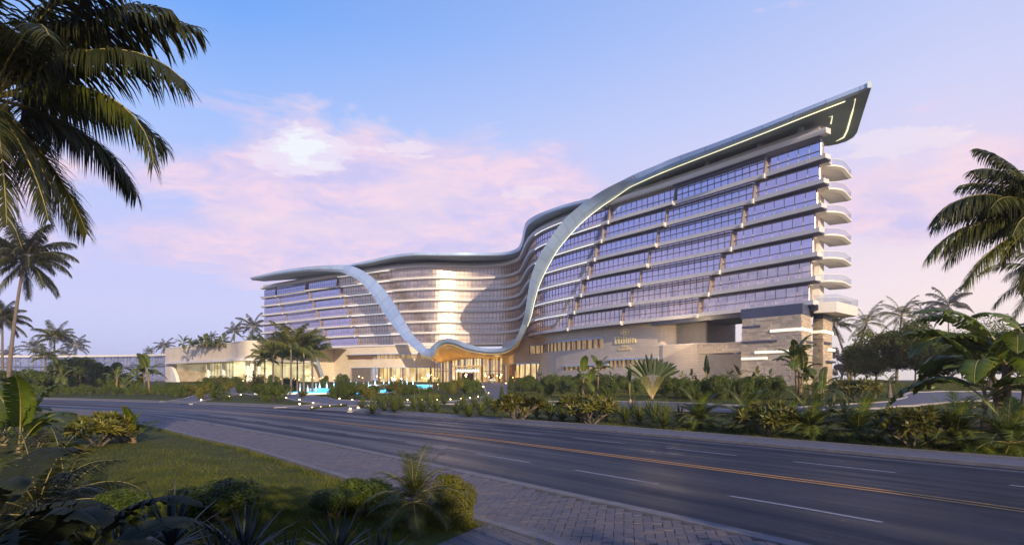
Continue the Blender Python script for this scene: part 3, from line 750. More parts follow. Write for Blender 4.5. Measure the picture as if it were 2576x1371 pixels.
# stub columns between parapet and canopy, plant room
for px, left in ((702, 1), (741, 1), (849, 1), (896, 1), (991, 1), (1129, 1), (1192, 1), (1262, 1)):
    u = us[np.argmin(abs(pxs-px)+1e3*(us > LEN*.62))]; p = outp(u, -2.6); mb = MB(); mb.lathe([(.55, z7+.3), (.55, EYE+39.2)], 12, (p[0], p[1], 0)); mb.build('roof_column', 'white_wall', hotel)
for px in (1440, 1535, 1660, 1775, 1905, 2008):
    u = u_right(px); p = outp(u, -.6); mb = MB(); mb.lathe([(.5, z7+.3), (.5, EYE+39.7)], 12, (p[0], p[1], 0)); mb.build('roof_column', 'metal_dark', hotel)
mb = MB(); mb.box((-27, 236, z7+1.4), (9, 5, 2.2)); mb.box((-12, 236, z7+1.2), (14, 4, 1.8)); mb.build('plant_room', 'louver', hotel)
mb = MB(); mb.box((-30.2, 236, EYE+41.4), (4.6, 4, 1.9)); mb.build('lift_overrun', 'cornice', hotel)

# ---- the entrance canopy
BK = [(1060, 886, 208), (1078, 895, 208), (1106, 910, 207), (1125, 907, 207), (1141, 904, 207), (1175, 901, 207), (1208, 899, 207), (1245, 898, 207), (1271, 897.5, 207), (1292, 893, 206), (1300, 880, 205), (1304, 862, 203)]
BKc = crom(BK, 8); m_ = len(C2); ti = np.linspace(0, 1, len(BKc))
BKi = [Vector(Wp(*[float(np.interp(i/(m_-1), ti, BKc[:, k])) for k in range(3)])) for i in range(m_)]
S = []
for i in range(m_):
    a, t, b = B2[i]+Vector((0, .6, 0)), A2[i], BKi[i]; L_ = []
    for j in range(9):
        w = j/8; q = a.lerp(b, w); q.z += -.5*math.sin(math.pi*w)*math.sin(math.pi*i/m_); L_.append(tuple(q))
    for j in range(9):
        w = 1-j/8; q = t.lerp(b+Vector((0, 0, 1.9)), w); L_.append((q.x, q.y+.3, q.z-.03))
    S.append(L_)
mb = MB(); mb.loft(S, mlist=[0]*8+[1]*10); mb.build('entrance_canopy', ['gold_slat', 'metal'], hotel, smooth=False)
mb = MB()
for i10 in range(6, (m_-1)*4-1):      # slats that run from the edge back to the glass
    i = i10/4; lo = int(i); fr_ = i-lo
    if lo+1 >= m_: break
    a = (B2[lo].lerp(B2[lo+1], fr_))+Vector((0, .6, 0)); b = BKi[lo].lerp(BKi[lo+1], fr_); a2 = B2[lo].lerp(B2[lo+1], fr_+.42)+Vector((0, .6, 0)); b2 = BKi[lo].lerp(BKi[lo+1], fr_+.42) if lo+1 < m_ else b
    SS = []
    for j in range(7):
        w = j/6*.98; dz = -.5*math.sin(math.pi*w)*math.sin(math.pi*i/m_)
        q = a.lerp(b, w); r_ = a2.lerp(b2, w); r_ = q+(r_-q)*min(1, .5)
        SS.append([(q.x, q.y, q.z+dz-.02), (r_.x, r_.y, r_.z+dz-.02), (r_.x, r_.y, r_.z+dz-.30), (q.x, q.y, q.z+dz-.30)])
    mb.loft(SS)
mb.build('canopy_slats', 'gold_slat', hotel, kind='stuff')

# ================================================================== PODIUM
ZB = 1.7            # ground floor of the hotel
def uvwall(mb_pts, z0, z1, name, m, parent=None, th=.6, holes=(), inward=True, zt=None):
    """upright wall along plan points, with clad face; holes = (s0,s1,zlo,zhi)"""
    P = [Vector(p) for p in mb_pts]; d = [0]
    for a, b in zip(P, P[1:]): d.append(d[-1]+(b-a).length)
    def at(s):
        i = max(0, min(len(P)-2, int(np.searchsorted(d, s)-1))); t = (s-d[i])/max(1e-6, d[i+1]-d[i]); return P[i].lerp(P[i+1], t)
    cuts = sorted(set(d+[h for H in holes for h in H[:2]]+[h for H in holes for h in H[4:6]])); V = []; Fc = []; UV = []
    zt_ = zt or (lambda s: z1)
    for a, b in zip(cuts, cuts[1:]):
        if b-a < 1e-4: continue
        mid = (a+b)/2; hs = sorted([H for H in holes if H[0] < mid < H[1]], key=lambda H: H[2]); segs = []; lo = lambda s: z0
        for H in hs:
            # slanting sides: lower/upper bounds as functions
            segs.append((lo, (lambda s, H=H: H[2]))); lo = (lambda s, H=H: H[3])
        segs.append((lo, zt_))
        for f0, f1 in segs:
            pa, pb = at(a), at(b)
            if f1(mid)-f0(mid) < 1e-3: continue
            n0 = len(V); V += [(pa.x, pa.y, f0(a)), (pb.x, pb.y, f0(b)), (pb.x, pb.y, f1(b)), (pa.x, pa.y, f1(a))]; Fc.append((n0, n0+1, n0+2, n0+3))
            UV += [(a, f0(a)), (b, f0(b)), (b, f1(b)), (a, f1(a))]
    me = bpy.data.meshes.new(name); me.from_pydata(V, [], Fc); me.materials.append(MATS[m]); uvl = me.uv_layers.new(name='UVMap')
    for l in me.loops: uvl.data[l.index].uv = UV[l.vertex_index]
    o = put(name, me, parent); so = o.modifiers.new('s', 'SOLIDIFY'); so.thickness = th; so.offset = -1; return o, at, d[-1]
def pw(px, py, zz=None, dz=None):      # plan point from a cornice pixel of known height
    zh = dz if dz is not None else 10.6; Y = zh*FPX/(HOR-py); return ((px-CX)/FPX*Y, Y)
def arc(P, n=6): return [tuple(p) for p in crom(P, n)]
# left pavilion and middle podium, one continuous wall
pavp = [(-118.5, 231), (-100, 214.3), (-84.5, 199.7), (-80, 194.5), (-76.5, 189.6), (-73.2, 187.0), (-70.6, 187.8), (-69.6, 191), (-70.2, 196), (-70.4, 204), (-68, 214), (-63.5, 220.5), (-59.8, 226.5)]
midp = [(-59.8, 226.5), (-52.5, 221.5), (-46, 217.5), (-39, 213.6), (-34, 212.2), (-28, 212.4), (-22.5, 214)]
ZP = EYE+10.6
def spx(at, L, px, s0=0):
    ss = np.linspace(s0, L, 900); v = np.array([at(s).x/at(s).y for s in ss])*FPX+CX; return float(ss[np.argmin(abs(v-px))])
_, at0, L0_ = uvwall(arc(pavp, 4), ZB, ZP, 'tmp', 'stone_clad'); bpy.data.objects.remove(_)
sA, sB = spx(at0, L0_, 428), L0_-15
sB = spx(at0, L0_, 672)
pvz = ZB+6.0
podw, at0, L0_ = uvwall(arc(pavp, 4), ZB-1, ZP, 'podium_wall', 'stone_clad', hotel, holes=[(sA, L0_-9, ZB-1, pvz)], th=.8)
mb = MB(); S = []
for i in range(61):
    s = sA-1+(L0_-8.5-sA)*i/60; p = at0(s); q = at0(s+.2); t = (q-p).normalized(); nn = Vector((t.y, -t.x)); a = p+nn*1.3; b = p-nn*.3
    S.append([(b.x, b.y, pvz-.1), (a.x, a.y, pvz+.05), (a.x, a.y, pvz+.75), (b.x, b.y, pvz+1.0)])
mb.loft(S); mb.build('pavilion_eave', 'fascia', hotel)
# slanting end reveals of the opening and its timber louvres
def slantpiece(at, s0, s1, z0, z1, lean, name, m, off=.02, th=.3):
    """solid parallelogram leaning by `lean` metres towards +s at its foot"""
    P = []
    for z, l in ((z0, lean), (z1, 0)):
        for s, o in ((s0+l, off), (s1+l, off), (s1+l, off-th), (s0+l, off-th)):
            p = at(s); q = at(s+.2); t = (q-p).normalized(); nn = Vector((t.y, -t.x)); p = p+nn*o; P.append((p.x, p.y, z))
    mb = MB(); mb.hexa(P); return mb.build(name, m, hotel)
def tri_fill(at, s0, wtop, wbot, z0, z1, name, m, n=18, off=0.0, flip=False):
    mb = MB()
    for i in range(n):
        za = z0+(z1-z0)*i/n; zb = z0+(z1-z0)*(i+.72)/n; w = wbot+(wtop-wbot)*(i+.5)/n
        a, b = (s0, s0+w) if not flip else (s0-w, s0)
        P = []
        for z in (za, zb):
            for s, o in ((a, off), (b, off), (b, off-.25), (a, off-.25)):
                p = at(s); q = at(s+.2); t = (q-p).normalized(); nn = Vector((t.y, -t.x)); p = p+nn*o; P.append((p.x, p.y, z))
        mb.hexa(P)
    return mb.build(name, m, hotel)
# stone wedge (wall narrowing upward) at the left end, louvre screen behind it
S = []
for z, w in ((ZB-1, 6.0), (ZB+2, 4.2), (ZB+4, 2.2), (pvz, .3)):
    P = []
    for s, o in ((sA-.1, .02), (sA+w, .02), (sA+w+.4, -1.2), (sA-.1, -1.2)):
        p = at0(s); q = at0(s+.2); t = (q-p).normalized(); nn = Vector((t.y, -t.x)); p = p+nn*o; P.append((p.x, p.y, z))
    S.append(P)
mb = MB(); mb.loft(S); mb.build('wall_return', 'white_wall', hotel)
sW = spx(at0, L0_, 487)
for i in range(20):
    z = ZB+.1+(pvz-ZB-.2)*i/20; s0 = sA+.5+(5.2*(1-i/20)); mb = MB(); P = []
    for zz in (z, z+.20):
        for s, o in ((s0, -.9), (sW+(i/20)*1.5, -3.2), (sW+(i/20)*1.5, -3.5), (s0, -1.3)):
            p = at0(s); q = at0(s+.2); t = (q-p).normalized(); nn = Vector((t.y, -t.x)); p = p+nn*o; P.append((p.x, p.y, zz))
    mb.hexa(P); mb.build('louver_slat', 'louver_wood', hotel)
mb = MB(); mb.hexa([(x, y, z) for z in (ZB-.6, ZP-.7) for x, y in ((-122, 246), (-73, 236), (-56, 231.5), (-56, 234))]); mb.build('hall_back_wall', 'hall_light', hotel)
# glazed hall: columns, glass, lit room
mb = MB(); S = []
for i in range(41):
    s = sA+(L0_-9.5-sA)*i/40; p = at0(s); q = at0(s+.2); t = (q-p).normalized(); nn = Vector((t.y, -t.x)); a = p-nn*9; S.append([(a.x, a.y, ZB), (a.x, a.y, pvz+.2)])
mb.loft(S, closed=False); mb.build('hall_wall', 'hall_light', hotel)
mb = MB(); S = []
for i in range(41):
    s = sA+(L0_-9.5-sA)*i/40; p = at0(s); q = at0(s+.2); t = (q-p).normalized(); nn = Vector((t.y, -t.x)); a = p-nn*.4; b = p-nn*9.3; S.append([(a.x, a.y, pvz+.02), (b.x, b.y, pvz+.02)])
mb.loft(S, closed=False); mb.build('hall_ceiling', 'column_white', hotel)
for px in (507, 545, 556, 585, 595, 605, 636, 650, 672, 690, 702):
    s = spx(at0, L0_*.72, px); p = at0(s); q = at0(s+.2); t = (q-p).normalized(); nn = Vector((t.y, -t.x)); a = p-nn*(2.2 if px in (507, 545, 585, 605, 636, 672, 702) else 5)
    mb = MB(); mb.lathe([(.55, ZB-.5), (.55, pvz+.05)], 14, (a.x, a.y, 0)); mb.build('column', 'column_white', hotel, smooth=False)
sG = spx(at0, L0_*.72, 497); N_ = 34
for i in range(N_):
    s = sG+(L0_-10-sG)*i/N_; s1 = sG+(L0_-10-sG)*(i+1)/N_; P = []
    for z in (ZB, pvz):
        for ss_, o in ((s+.04, -3.6), (s1-.04, -3.6), (s1-.04, -3.65), (s+.04, -3.65)):
            p = at0(ss_); q = at0(ss_+.2); t = (q-p).normalized(); nn = Vector((t.y, -t.x)); p = p+nn*o; P.append((p.x, p.y, z))
    mb = MB(); mb.hexa(P); mb.build('hall_glass', 'clear_glass', hotel)
    p = at0(s); q = at0(s+.2); t = (q-p).normalized(); nn = Vector((t.y, -t.x)); p = p-nn*3.55; mb = MB(); mb.box((p.x, p.y, (ZB+pvz)/2), (.09, .12, pvz-ZB)); mb.build('hall_mullion', 'bar', hotel)
# arched metal surround where the pavilion meets the middle podium
mb = MB(); at1 = lambda s: at0(s)
pts = [Wp(786, 897.5, 212), Wp(797, 905, 214), Wp(805, 925, 216), Wp(815, 957, 219)]
pc = crom(pts, 6); S = []
for i, p in enumerate(pc):
    p = Vector(p); w = Vector((-.6, -.3, 0)); S.append([tuple(p), tuple(p+w), tuple(p+w+Vector((0, 1.6, 0))), tuple(p+Vector((0, 1.6, 0)))])
mb.loft(S); mb.build('arch_frame', 'metal', hotel)
# pavilion roof
mb = MB(); S = []
for i in range(61):
    p = at0(L0_*i/60); S.append([(p.x, p.y+.2, ZP-.6), (p.x+6+14*i/60, p.y+24, ZP-.6)])
mb.loft(S, closed=False); mb.build('pavilion_roof', 'cornice', hotel)

# middle podium
_, atm, Lm = uvwall(arc(midp, 5), ZB, ZP, 'tmp', 'stone_clad'); bpy.data.objects.remove(_)
m1, m2 = spx(atm, Lm, 874), Lm-.6
h1, h2 = spx(atm, Lm, 884), Lm-.01
zs0, zs1 = EYE+(HOR-903)*216/FPX, EYE+(HOR-892)*216/FPX
zg = EYE+(HOR-925)*214/FPX
uvwall(arc(midp, 5), ZB-1, ZP-.02, 'podium_wall', 'stone_clad', hotel, holes=[(m1, Lm-.5, zs0, zs1), (h1, h2, ZB-1, zg)], th=.7)
def along(at, s0, s1, o0, o1, z0, z1, name, m, n=24, kind=None):
    S = []
    for i in range(n+1):
        s = s0+(s1-s0)*i/n; p = at(s); q = at(min(s+.2, s1+.2)); q = at(s+.15); r_ = at(s-.15); t = (q-r_).normalized(); nn = Vector((t.y, -t.x)); a = p+nn*o0; b = p+nn*o1
        S.append([(a.x, a.y, z0), (b.x, b.y, z0), (b.x, b.y, z1), (a.x, a.y, z1)])
    mb = MB(); mb.loft(S); return mb.build(name, m, hotel, kind=kind)
def atx(at, L):    # extend past the ends
    def f_(s):
        if s < 0: return at(0)+(at(0)-at(.3))/.3*(-s)
        if s > L: return at(L)+(at(L)-at(L-.3))/.3*(s-L)
        return at(s)
    return f_
atmx = atx(atm, Lm); at0x = atx(at0, L0_)
along(atmx, -.3, Lm+.2, .35, -.9, ZP-.0, ZP+.45, 'coping', 'fascia')
along(at0x, .3, L0_-.2, .12, -.9, ZP+.0, ZP+.25, 'coping', 'fascia', 60)
along(atmx, m1, Lm, .5, -.4, zs1, zs1+.22, 'strip_hood', 'metal')
along(atmx, m1+12.5, Lm-.4, -.45, -.55, zs0, zs1, 'strip_window', 'strip_light')
along(atmx, m1, m1+12.5, -.5, -.6, zs0-.3, zs1, 'strip_louver_back', 'louver')
for i in range(9): along(atmx, m1-1+i*.13, m1+12-.3*(9-i)*.4, .0, -.3, zs0-.7+i*.22, zs0-.62+i*.22, 'louver_slat', 'louver_wood', 4)
for i in range(14):
    s = m1+12.6+(Lm-m1-13)*i/14; along(atmx, s, s+.1, -.2, -.44, zs0, zs1, 'window_bar', 'bar', 1)
along(atmx, h1, Lm+.2, .3, -.5, zg, zg+.2, 'opening_hood', 'metal')
along(atmx, h1+8.5, Lm+6, -3.5, -3.6, ZB, zg+.1, 'hall_wall', 'lobby_light')
along(atmx, h1-1, h1+8.4, -.35, -.45, ZB-.5, zg+.1, 'louver_back', 'louver')
for i in range(22): along(atmx, h1-.2-.9*(1-i/22), h1+8.4, .02, -.3, ZB+i*(zg-ZB)/22, ZB+(i+.5)*(zg-ZB)/22, 'louver_slat', 'louver_wood' if 0 else 'louver', 3)
n_ = 17
for i in range(n_):
    s = h1+8.5+(Lm+3-h1-8.5)*i/n_; s1 = h1+8.5+(Lm+3-h1-8.5)*(i+1)/n_
    along(atmx, s+.03, s1-.03, -.6, -.66, ZB, zg, 'shop_glass', 'clear_glass', 1); along(atmx, s-.05, s+.05, -.5, -.7, ZB-.3, zg, 'window_bar', 'mullion', 1)
    if i % 3 == 1: along(atmx, s+.2, s+.75, -1.4, -1.9, ZB, zg, 'interior_post', 'louver_wood', 1)
# roof of the middle podium
mb = MB(); S = []
for i in range(31):
    p = atm(Lm*i/30); S.append([(p.x, p.y+.2, ZP-.3), (p.x, p.y+22, ZP-.3)])
mb.loft(S, closed=False); mb.build('podium_roof', 'cornice', hotel)

# entrance hall under the canopy: tall lit glass
eg = [(-24, 209), (-16, 206.5), (-8, 206), (-3.1, 205.8)]
zt_e = EYE+8.3
_, ate, Le = uvwall(eg, ZB, zt_e, 'tmp', 'stone_clad'); bpy.data.objects.remove(_); atex = atx(ate, Le)
along(atex, 0, Le, -5, -5.1, ZB, zt_e, 'lobby_wall', 'lobby_light')
along(atex, 0, Le, 0.2, -5, zt_e-.1, zt_e+.1, 'lobby_ceiling', 'gold_slat')
for i in range(22):
    s = Le*i/22; along(atex, s+.03, s+Le/22-.03, 0, -.06, ZB, ZB+3.3, 'lobby_glass', 'clear_glass', 1); along(atex, s+.03, s+Le/22-.03, 0, -.06, ZB+3.4, zt_e, 'lobby_glass', 'clear_glass', 1)
    along(atex, s-.07, s+.07, .12, -.25, ZB-.3, zt_e, 'lobby_mullion', 'louver_wood' if i % 3 else 'mullion', 1)
for i in range(8): s = Le*(i+.5)/8; along(atex, s, s+.6, -2.5, -3, ZB, zt_e, 'interior_post', 'louver_wood', 1)
along(atex, 0, Le, .05, -.1, ZB+3.3, ZB+3.45, 'transom', 'mullion')
# portal
pc_ = Vector(((1176-CX)/FPX*203, 203)); mb = MB()
for x in (-3.9, 3.9): mb.box((pc_.x+x, pc_.y, ZB+2.25), (.5, 5, 4.7))
mb.box((pc_.x, pc_.y, ZB+4.75), (8.6, 5.2, .45)); por = mb.build('portal_frame', 'white_wall', hotel)
mb = MB(); mb.box((pc_.x, pc_.y+1.2, ZB+3.6), (7, .2, .9)); mb.build('portal_light', 'led_white', por)
mb = MB()
for i in range(14): mb.box((pc_.x-3.3+i*.5, pc_.y-.6, ZB+3.9), (.12, 3, .6))
mb.build('portal_slats', 'bar', por)
for x in (-1.55, .2, 1.0): mb = MB(); mb.box((pc_.x+x, pc_.y+2.2, ZB+1.4), (.75, .1, 2.8)); mb.build('door', 'dark_void', por)

# right podium: wall following the wing, under the slab
rp = []
for px in np.linspace(1290, 1655, 40):
    u = u_right(max(px, 1322)) if px > 1322 else None
    if u is None: continue
    p = outp(u, -1.6+.0); rp.append((p[0], p[1]))
st = rp[0]; head_ = [(-3.0, 206.2), (-1.2, 200.0), (.6, st[1]+7)]
zw = ZL0-.75
def endcap(pts, r, sweep=95, n=9):   # round the end away from the road
    a, b = Vector(pts[-2]), Vector(pts[-1]); t = (b-a).normalized(); c = b+Vector((-t.y, t.x))*r; out = []
    for i in range(1, n+1):
        w = math.radians(sweep)*i/n; v = Vector((t.y, -t.x))*r; cs_, sn_ = math.cos(w), math.sin(w); out.append(tuple(c+Vector((v.x*cs_-v.y*sn_, v.x*sn_+v.y*cs_))))
    return out
up = arc(head_+rp[::3], 2); up = up+endcap(up, 5.5)
lowm = []
for px in np.linspace(1655, 1722, 8): p = outp(u_right(px), -1.3); lowm.append((p[0], p[1]))
low = arc(head_, 2)+rp[::2]+lowm; low = low+endcap(low, 5.5)
_, atr, Lr = uvwall(up, ZB, zw, 'tmp', 'stone_clad'); bpy.data.objects.remove(_)
_, atl, Ll = uvwall(low, ZB, zw, 'tmp', 'stone_clad'); bpy.data.objects.remove(_)
atrx, atlx = atx(atr, Lr), atx(atl, Ll)
zlow = EYE+(HOR-866)*128/FPX
def zpx(py, px): u = u_right(px); return EYE+(HOR-py)*F.at(u)[1]/FPX
a1, a2 = spx(atr, Lr*.8, 1330), spx(atr, Lr*.8, 1518)
zA0, zA1 = zlow+.25, zlow+2.3
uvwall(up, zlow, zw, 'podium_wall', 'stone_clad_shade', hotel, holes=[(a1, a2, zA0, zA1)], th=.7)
b1, b2, b3 = spx(atl, Ll*.85, 1418), spx(atl, Ll*.85, 1530), spx(atl, Ll*.85, 1655)
zB0, zB1, zB2 = EYE+(HOR-928)*142/FPX, EYE+(HOR-918.5)*145/FPX, EYE+(HOR-903)*136/FPX
g2 = spx(atl, Ll*.8, 1357)
zE = EYE+(HOR-911)*165/FPX
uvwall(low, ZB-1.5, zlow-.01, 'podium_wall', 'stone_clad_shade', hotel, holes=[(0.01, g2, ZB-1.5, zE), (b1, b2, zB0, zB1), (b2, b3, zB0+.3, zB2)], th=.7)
along(atlx, spx(atl, Ll, 1640), Ll, 0.02, -.8, zlow-.02, zlow+.12, 'ledge', 'fascia')
for (aa, s0, s1, z0, z1, nb) in ((atrx, a1, a2, zA0, zA1, 17), (atlx, b1, b2, zB0, zB1, 9), (atlx, b2, b3, zB0+.3, zB2, 11)):
    along(aa, s0-.2, s1+.2, .35, -.3, z1, z1+.28, 'window_hood', 'metal', 12)
    along(aa, s0, s1, -.55, -.65, z0, z1, 'strip_window', 'strip_light', 12)
    for i in range(nb+1): s = s0+(s1-s0)*i/nb; along(aa, s-.05, s+.05, -.1, -.54, z0, z1, 'window_bar', 'bar', 1)
# lit glass beside the entrance, sloping jamb
along(atlx, -.5, g2+.4, .3, -.5, zE, zE+.22, 'opening_hood', 'metal', 10)
along(atlx, -4, g2, -3.2, -3.3, ZB-.3, zE, 'lobby_wall', 'lobby_light', 10)
for i in range(15):
    s = -1+(g2+1)*i/15; w = (g2+1)/15
    along(atlx, s+.04, s+w-.04, -.5, -.56, ZB-.3, zE, 'lobby_glass', 'clear_glass', 1); along(atlx, s-.07, s+.07, -.3, -.7, ZB-.3, zE, 'lobby_mullion', 'louver_wood', 1)
S = []
for z, w in ((ZB-1.5, -.1), (zE, 2.6)):
    P = []
    for s, o in ((g2-(2.6-w), .03), (g2+.1, .03), (g2+.1, -.6), (g2-(2.6-w), -.6)):
        p = atl(s); q = atl(s+.2); t = (q-p).normalized(); nn = Vector((t.y, -t.x)); p = p+nn*o; P.append((p.x, p.y, z))
    S.append(P)
mb = MB(); mb.loft(S); mb.build('wall_return', 'stone_clad_shade' if 0 else 'cornice', hotel)
# louvred plant box behind the round end, with fine slats
lb = [Vector((31.6, 133.4)), Vector((35.9, 124.9)), Vector((44.3, 134.2)), Vector((39.6, 143))]
mb = MB(); mb.hexa([(q.x, q.y, z) for z in (zlow, zw+.3) for q in lb]); mb.build('louver_box', 'louver', hotel)
mb = MB()
for (p, q) in ((lb[0], lb[1]), (lb[1], lb[2])):
    t = (q-p).normalized(); nn = Vector((t.y, -t.x)); z = zlow+.1
    while z < zw:
        a, b = p+nn*.03, q+nn*.03; c, d_ = b+nn*.16, a+nn*.16
        mb.hexa([(v.x, v.y, zz) for zz in (z, z+.1) for v in (a, b, c, d_)]); z += .24
mb.build('louver_slats', 'louver', hotel, kind='stuff')
# dark beam and bridge towards the stone piers
P1, P2 = Vector((37.2, 109.0)), Vector((42.9, 100.2)); P3 = P2+e1*5.6; P4 = P1+e1*5.6
zp = EYE+9.75
def blockwall(corners, z0, z1, name, bh=.42, batter=0.0, faces=(0, 1, 2, 3)):
    """stone faced shaft: courses of blocks of uneven length and depth"""
    c = sum(corners, Vector((0, 0)))/4
    mb = MB(); inn = [c+(p-c)*.985 for p in corners]
    mb.loft([[(c.x+(p.x-c.x)*(1+batter*(1-k)), c.y+(p.y-c.y)*(1+batter*(1-k)), z0+(z1-z0)*k) for p in inn] for k in (0, 1)]); mb.build(name, 'block_1', hotel)
    B = [MB() for _ in range(4)]
    for fi in faces:
        a, b = corners[fi], corners[(fi+1) % 4]; L_ = (b-a).length; t = (b-a)/L_; nn = Vector((t.y, -t.x)); z = z0
        while z < z1-.05:
            h = min(bh*random.choice((.6, 1, 1, 1.3)), z1-z); kk = (z-z0)/(z1-z0); sc_ = 1+batter*(1-kk); s = 0
            while s < L_-.02:
                w = min(random.uniform(.6, 2.2), L_-s); pr = random.choice((.02, .04, .06, .10)); o = c+(a-c)*sc_
                p0 = o+t*s*sc_; p1 = o+t*(s+w-.015)*sc_
                P = []
                for zz in (z, z+h-.015):
                    for v in (p0+nn*pr, p1+nn*pr, p1-nn*.08, p0-nn*.08): P.append((v.x, v.y, zz))
                B[random.choice((0, 0, 1, 1, 2, 3))].hexa(P); s += w
            z += h
    for i, b in enumerate(B):
        if b.n: b.build('facing_stones', 'block_%d' % i, hotel, kind='stuff')
blockwall([P1, P2, P3, P4], .4, zp, 'stone_pier', batter=.06)
Q1, Q2 = Vector((47.6, 106.8)), Vector((48.5, 105.3)); Q3 = Q2+e1*6; Q4 = Q1+e1*6
blockwall([Q1, Q2, Q3, Q4], .4, zp-.2, 'stone_pier', batter=.06)
r1 = Vector((31.9, 119.8)); 
zb0, zb1 = EYE+(HOR-887)*113/FPX, EYE+(HOR-862)*113/FPX
blockwall([r1+Vector((.6, -1.5)), P1+Vector((.0, .05)), P1+e1*1.6, r1+Vector((.6, -1.5))+e1*1.6], zb0, zb1, 'stone_bridge')
# back wall in the recess, with a round column
mb = MB(); mb.hexa([(q.x, q.y, z) for z in (ZB, zb0) for q in (Vector((35.5, 123)), Vector((43.5, 114)), Vector((45, 116)), Vector((37, 125)))]); mb.build('recess_wall', 'louver', hotel)
# neck and the dark beam under the wing
mb = MB(); k1 = [P1+Vector((-.2, .3)), P2+Vector((.1, -.2)), P3, P4]; mb.hexa([(q.x, q.y, z) for z in (zp, zw+.1) for q in k1]); mb.build('pier_neck', 'soffit_blue', hotel)
mb = MB(); k1 = [Q1, Q2, Q3, Q4]; mb.hexa([(q.x, q.y, z) for z in (zp-.2, ZL0-1) for q in k1]); mb.build('pier_neck', 'soffit_blue', hotel)
mb = MB(); S = []
for i in range(31):
    u = u_right(1640)+(LEN-.4-u_right(1640))*i/30; a = outp(u, .5); b = outp(u, .2); c_ = back_pt(u, 14); S.append([(a[0], a[1], ZL0-.55), (b[0], b[1], ZL0-1.35), (c_[0], c_[1], ZL0-1.35), (c_[0], c_[1], ZL0-.55)])
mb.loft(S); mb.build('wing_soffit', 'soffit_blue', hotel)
# glowing slots and dark slots on the piers
def slot(fr, a, b, z, h, m, o=.12):
    A_, B_ = fr; t = (B_-A_).normalized(); nn = Vector((t.y, -t.x)); L_ = (B_-A_).length
    p, q = A_+t*L_*a+nn*.02, A_+t*L_*b+nn*.02; mb = MB(); mb.hexa([(v.x, v.y, zz) for zz in (z, z+h) for v in (p+nn*o, q+nn*o, q-nn*.3, p-nn*.3)]); mb.build('light_slot' if m == 'led_slot' else 'dark_slot', m, hotel)
mat('led_slot', (.9, .9, .85), rough=.5, emit=(1, .88, .62), estr=.7)
zs = lambda py, Y: EYE+(HOR-py)*Y/FPX
slot((P1, P2), .50, 1.02, zs(832, 101), .42, 'led_slot', .2); slot((P2, P3), -.02, 1.0, zs(832, 101), .42, 'led_slot', .2)
slot((P1, P2), .24, .98, zs(888, 104), .40, 'led_slot', .32); slot((P1, P2), 0, .45, zs(904.5, 107), .34, 'led_slot', .36)
slot((P1, P2), 0, .33, zs(824, 107), .3, 'soffit_blue', .2); slot((P1, P2), 0, .62, zs(862, 107), .25, 'soffit_blue', .3); slot((P2, P3), .4, 1.05, zs(862, 102), .3, 'soffit_blue', .3)
slot((Q1, Q2), -.1, 1.02, zs(838, 106), .42, 'led_slot', .25); slot((Q2, Q3), -.02, 1.0, zs(838, 106), .42, 'led_slot', .25)
slot((Q2, Q3), 0, .7, zs(865, 106), .3, 'soffit_blue', .3); slot((Q2, Q3), .5, 1.1, zs(883, 108), .42, 'led_slot', .4)
slot((Q2, Q3), .2, 1.15, zs(912, 107), .3, 'soffit_blue', .45)

# ---- lettering on the wall
sign = thing('wall_sign', 'gold wall lettering with an oval emblem on the stone podium wall', 'sign')
us_ = spx(atr, Lr*.8, 1582); pS = atr(us_); qS = atr(us_+.3); tS = (qS-pS).normalized(); nS = Vector((tS.y, -tS.x))
def onwall(x, z, o): 
    s_ = us_+x; p = atr(s_); q = atr(s_+.3); r = atr(s_-.3); t = (q-r).normalized(); v = p+Vector((t.y, -t.x))*(o+.05); return (v.x, v.y, z)
zS = EYE+(HOR-864)*pS.y/FPX      # baseline of the big word
sc_h = (HOR-842)*pS.y/FPX-(HOR-864)*pS.y/FPX
def wallpoly(rects, name, m='gold', d=.14):
    mb = MB()
    for r_ in rects:
        P = []
        if len(r_) == 4: x0, z0, x1, z1 = r_; Q = [(x0, z0), (x1, z0), (x1, z1), (x0, z1)]
        else: Q = [(r_[i], r_[i+1]) for i in range(0, 8, 2)]
        for o in (0, d): 
            for x, z in Q: P.append(onwall(x, z, o))
        mb.hexa(P)
    return mb.build(name, m, sign)
def ringm(cx_, cz, rx, rz, w, name, a0=0, a1=360, w2=None, m='gold'):
    mb = MB(); S = []; n = 28
    for i in range(n+1):
        t = math.radians(a0+(a1-a0)*i/n); c, s = math.cos(t), math.sin(t); ww = w if w2 is None else w+(w2-w)*abs(math.cos(t))
        S.append([onwall(cx_+c*(rx-ww), zS+cz+s*(rz-w*.8), 0), onwall(cx_+c*rx, zS+cz+s*rz, 0), onwall(cx_+c*rx, zS+cz+s*rz, .14), onwall(cx_+c*(rx-ww), zS+cz+s*(rz-w*.8), .14)])
    mb.loft(S); return mb.build(name, m, sign)
h = sc_h*.82; k = h      # cap height
pxm = 1700/pS.y          # px per metre across, foreshortened
q1_ = pS+tS; fore = ((q1_.x/q1_.y)-(pS.x/pS.y))*FPX
tot = 54/fore            # width of the word
def R4(x0, z0, x1, z1): return (x0*tot, zS+z0*h, x1*tot, zS+z1*h)
x0 = -.5
def serif(x, z, w=.045, s=.09): return R4(x-w, z-s/2, x+w, z+s/2)
st_ = .042
wallpoly([R4(x0+.02, 0, x0+.02+st_*1.5, 1), R4(x0+.18, 0, x0+.18+st_*1.5, 1), R4(x0+.08, .45, x0+.18, .57), R4(x0-.01, 0, x0+.115, .09), R4(x0-.01, .91, x0+.115, 1), R4(x0+.15, 0, x0+.275, .09), R4(x0+.15, .91, x0+.275, 1)], 'letter')
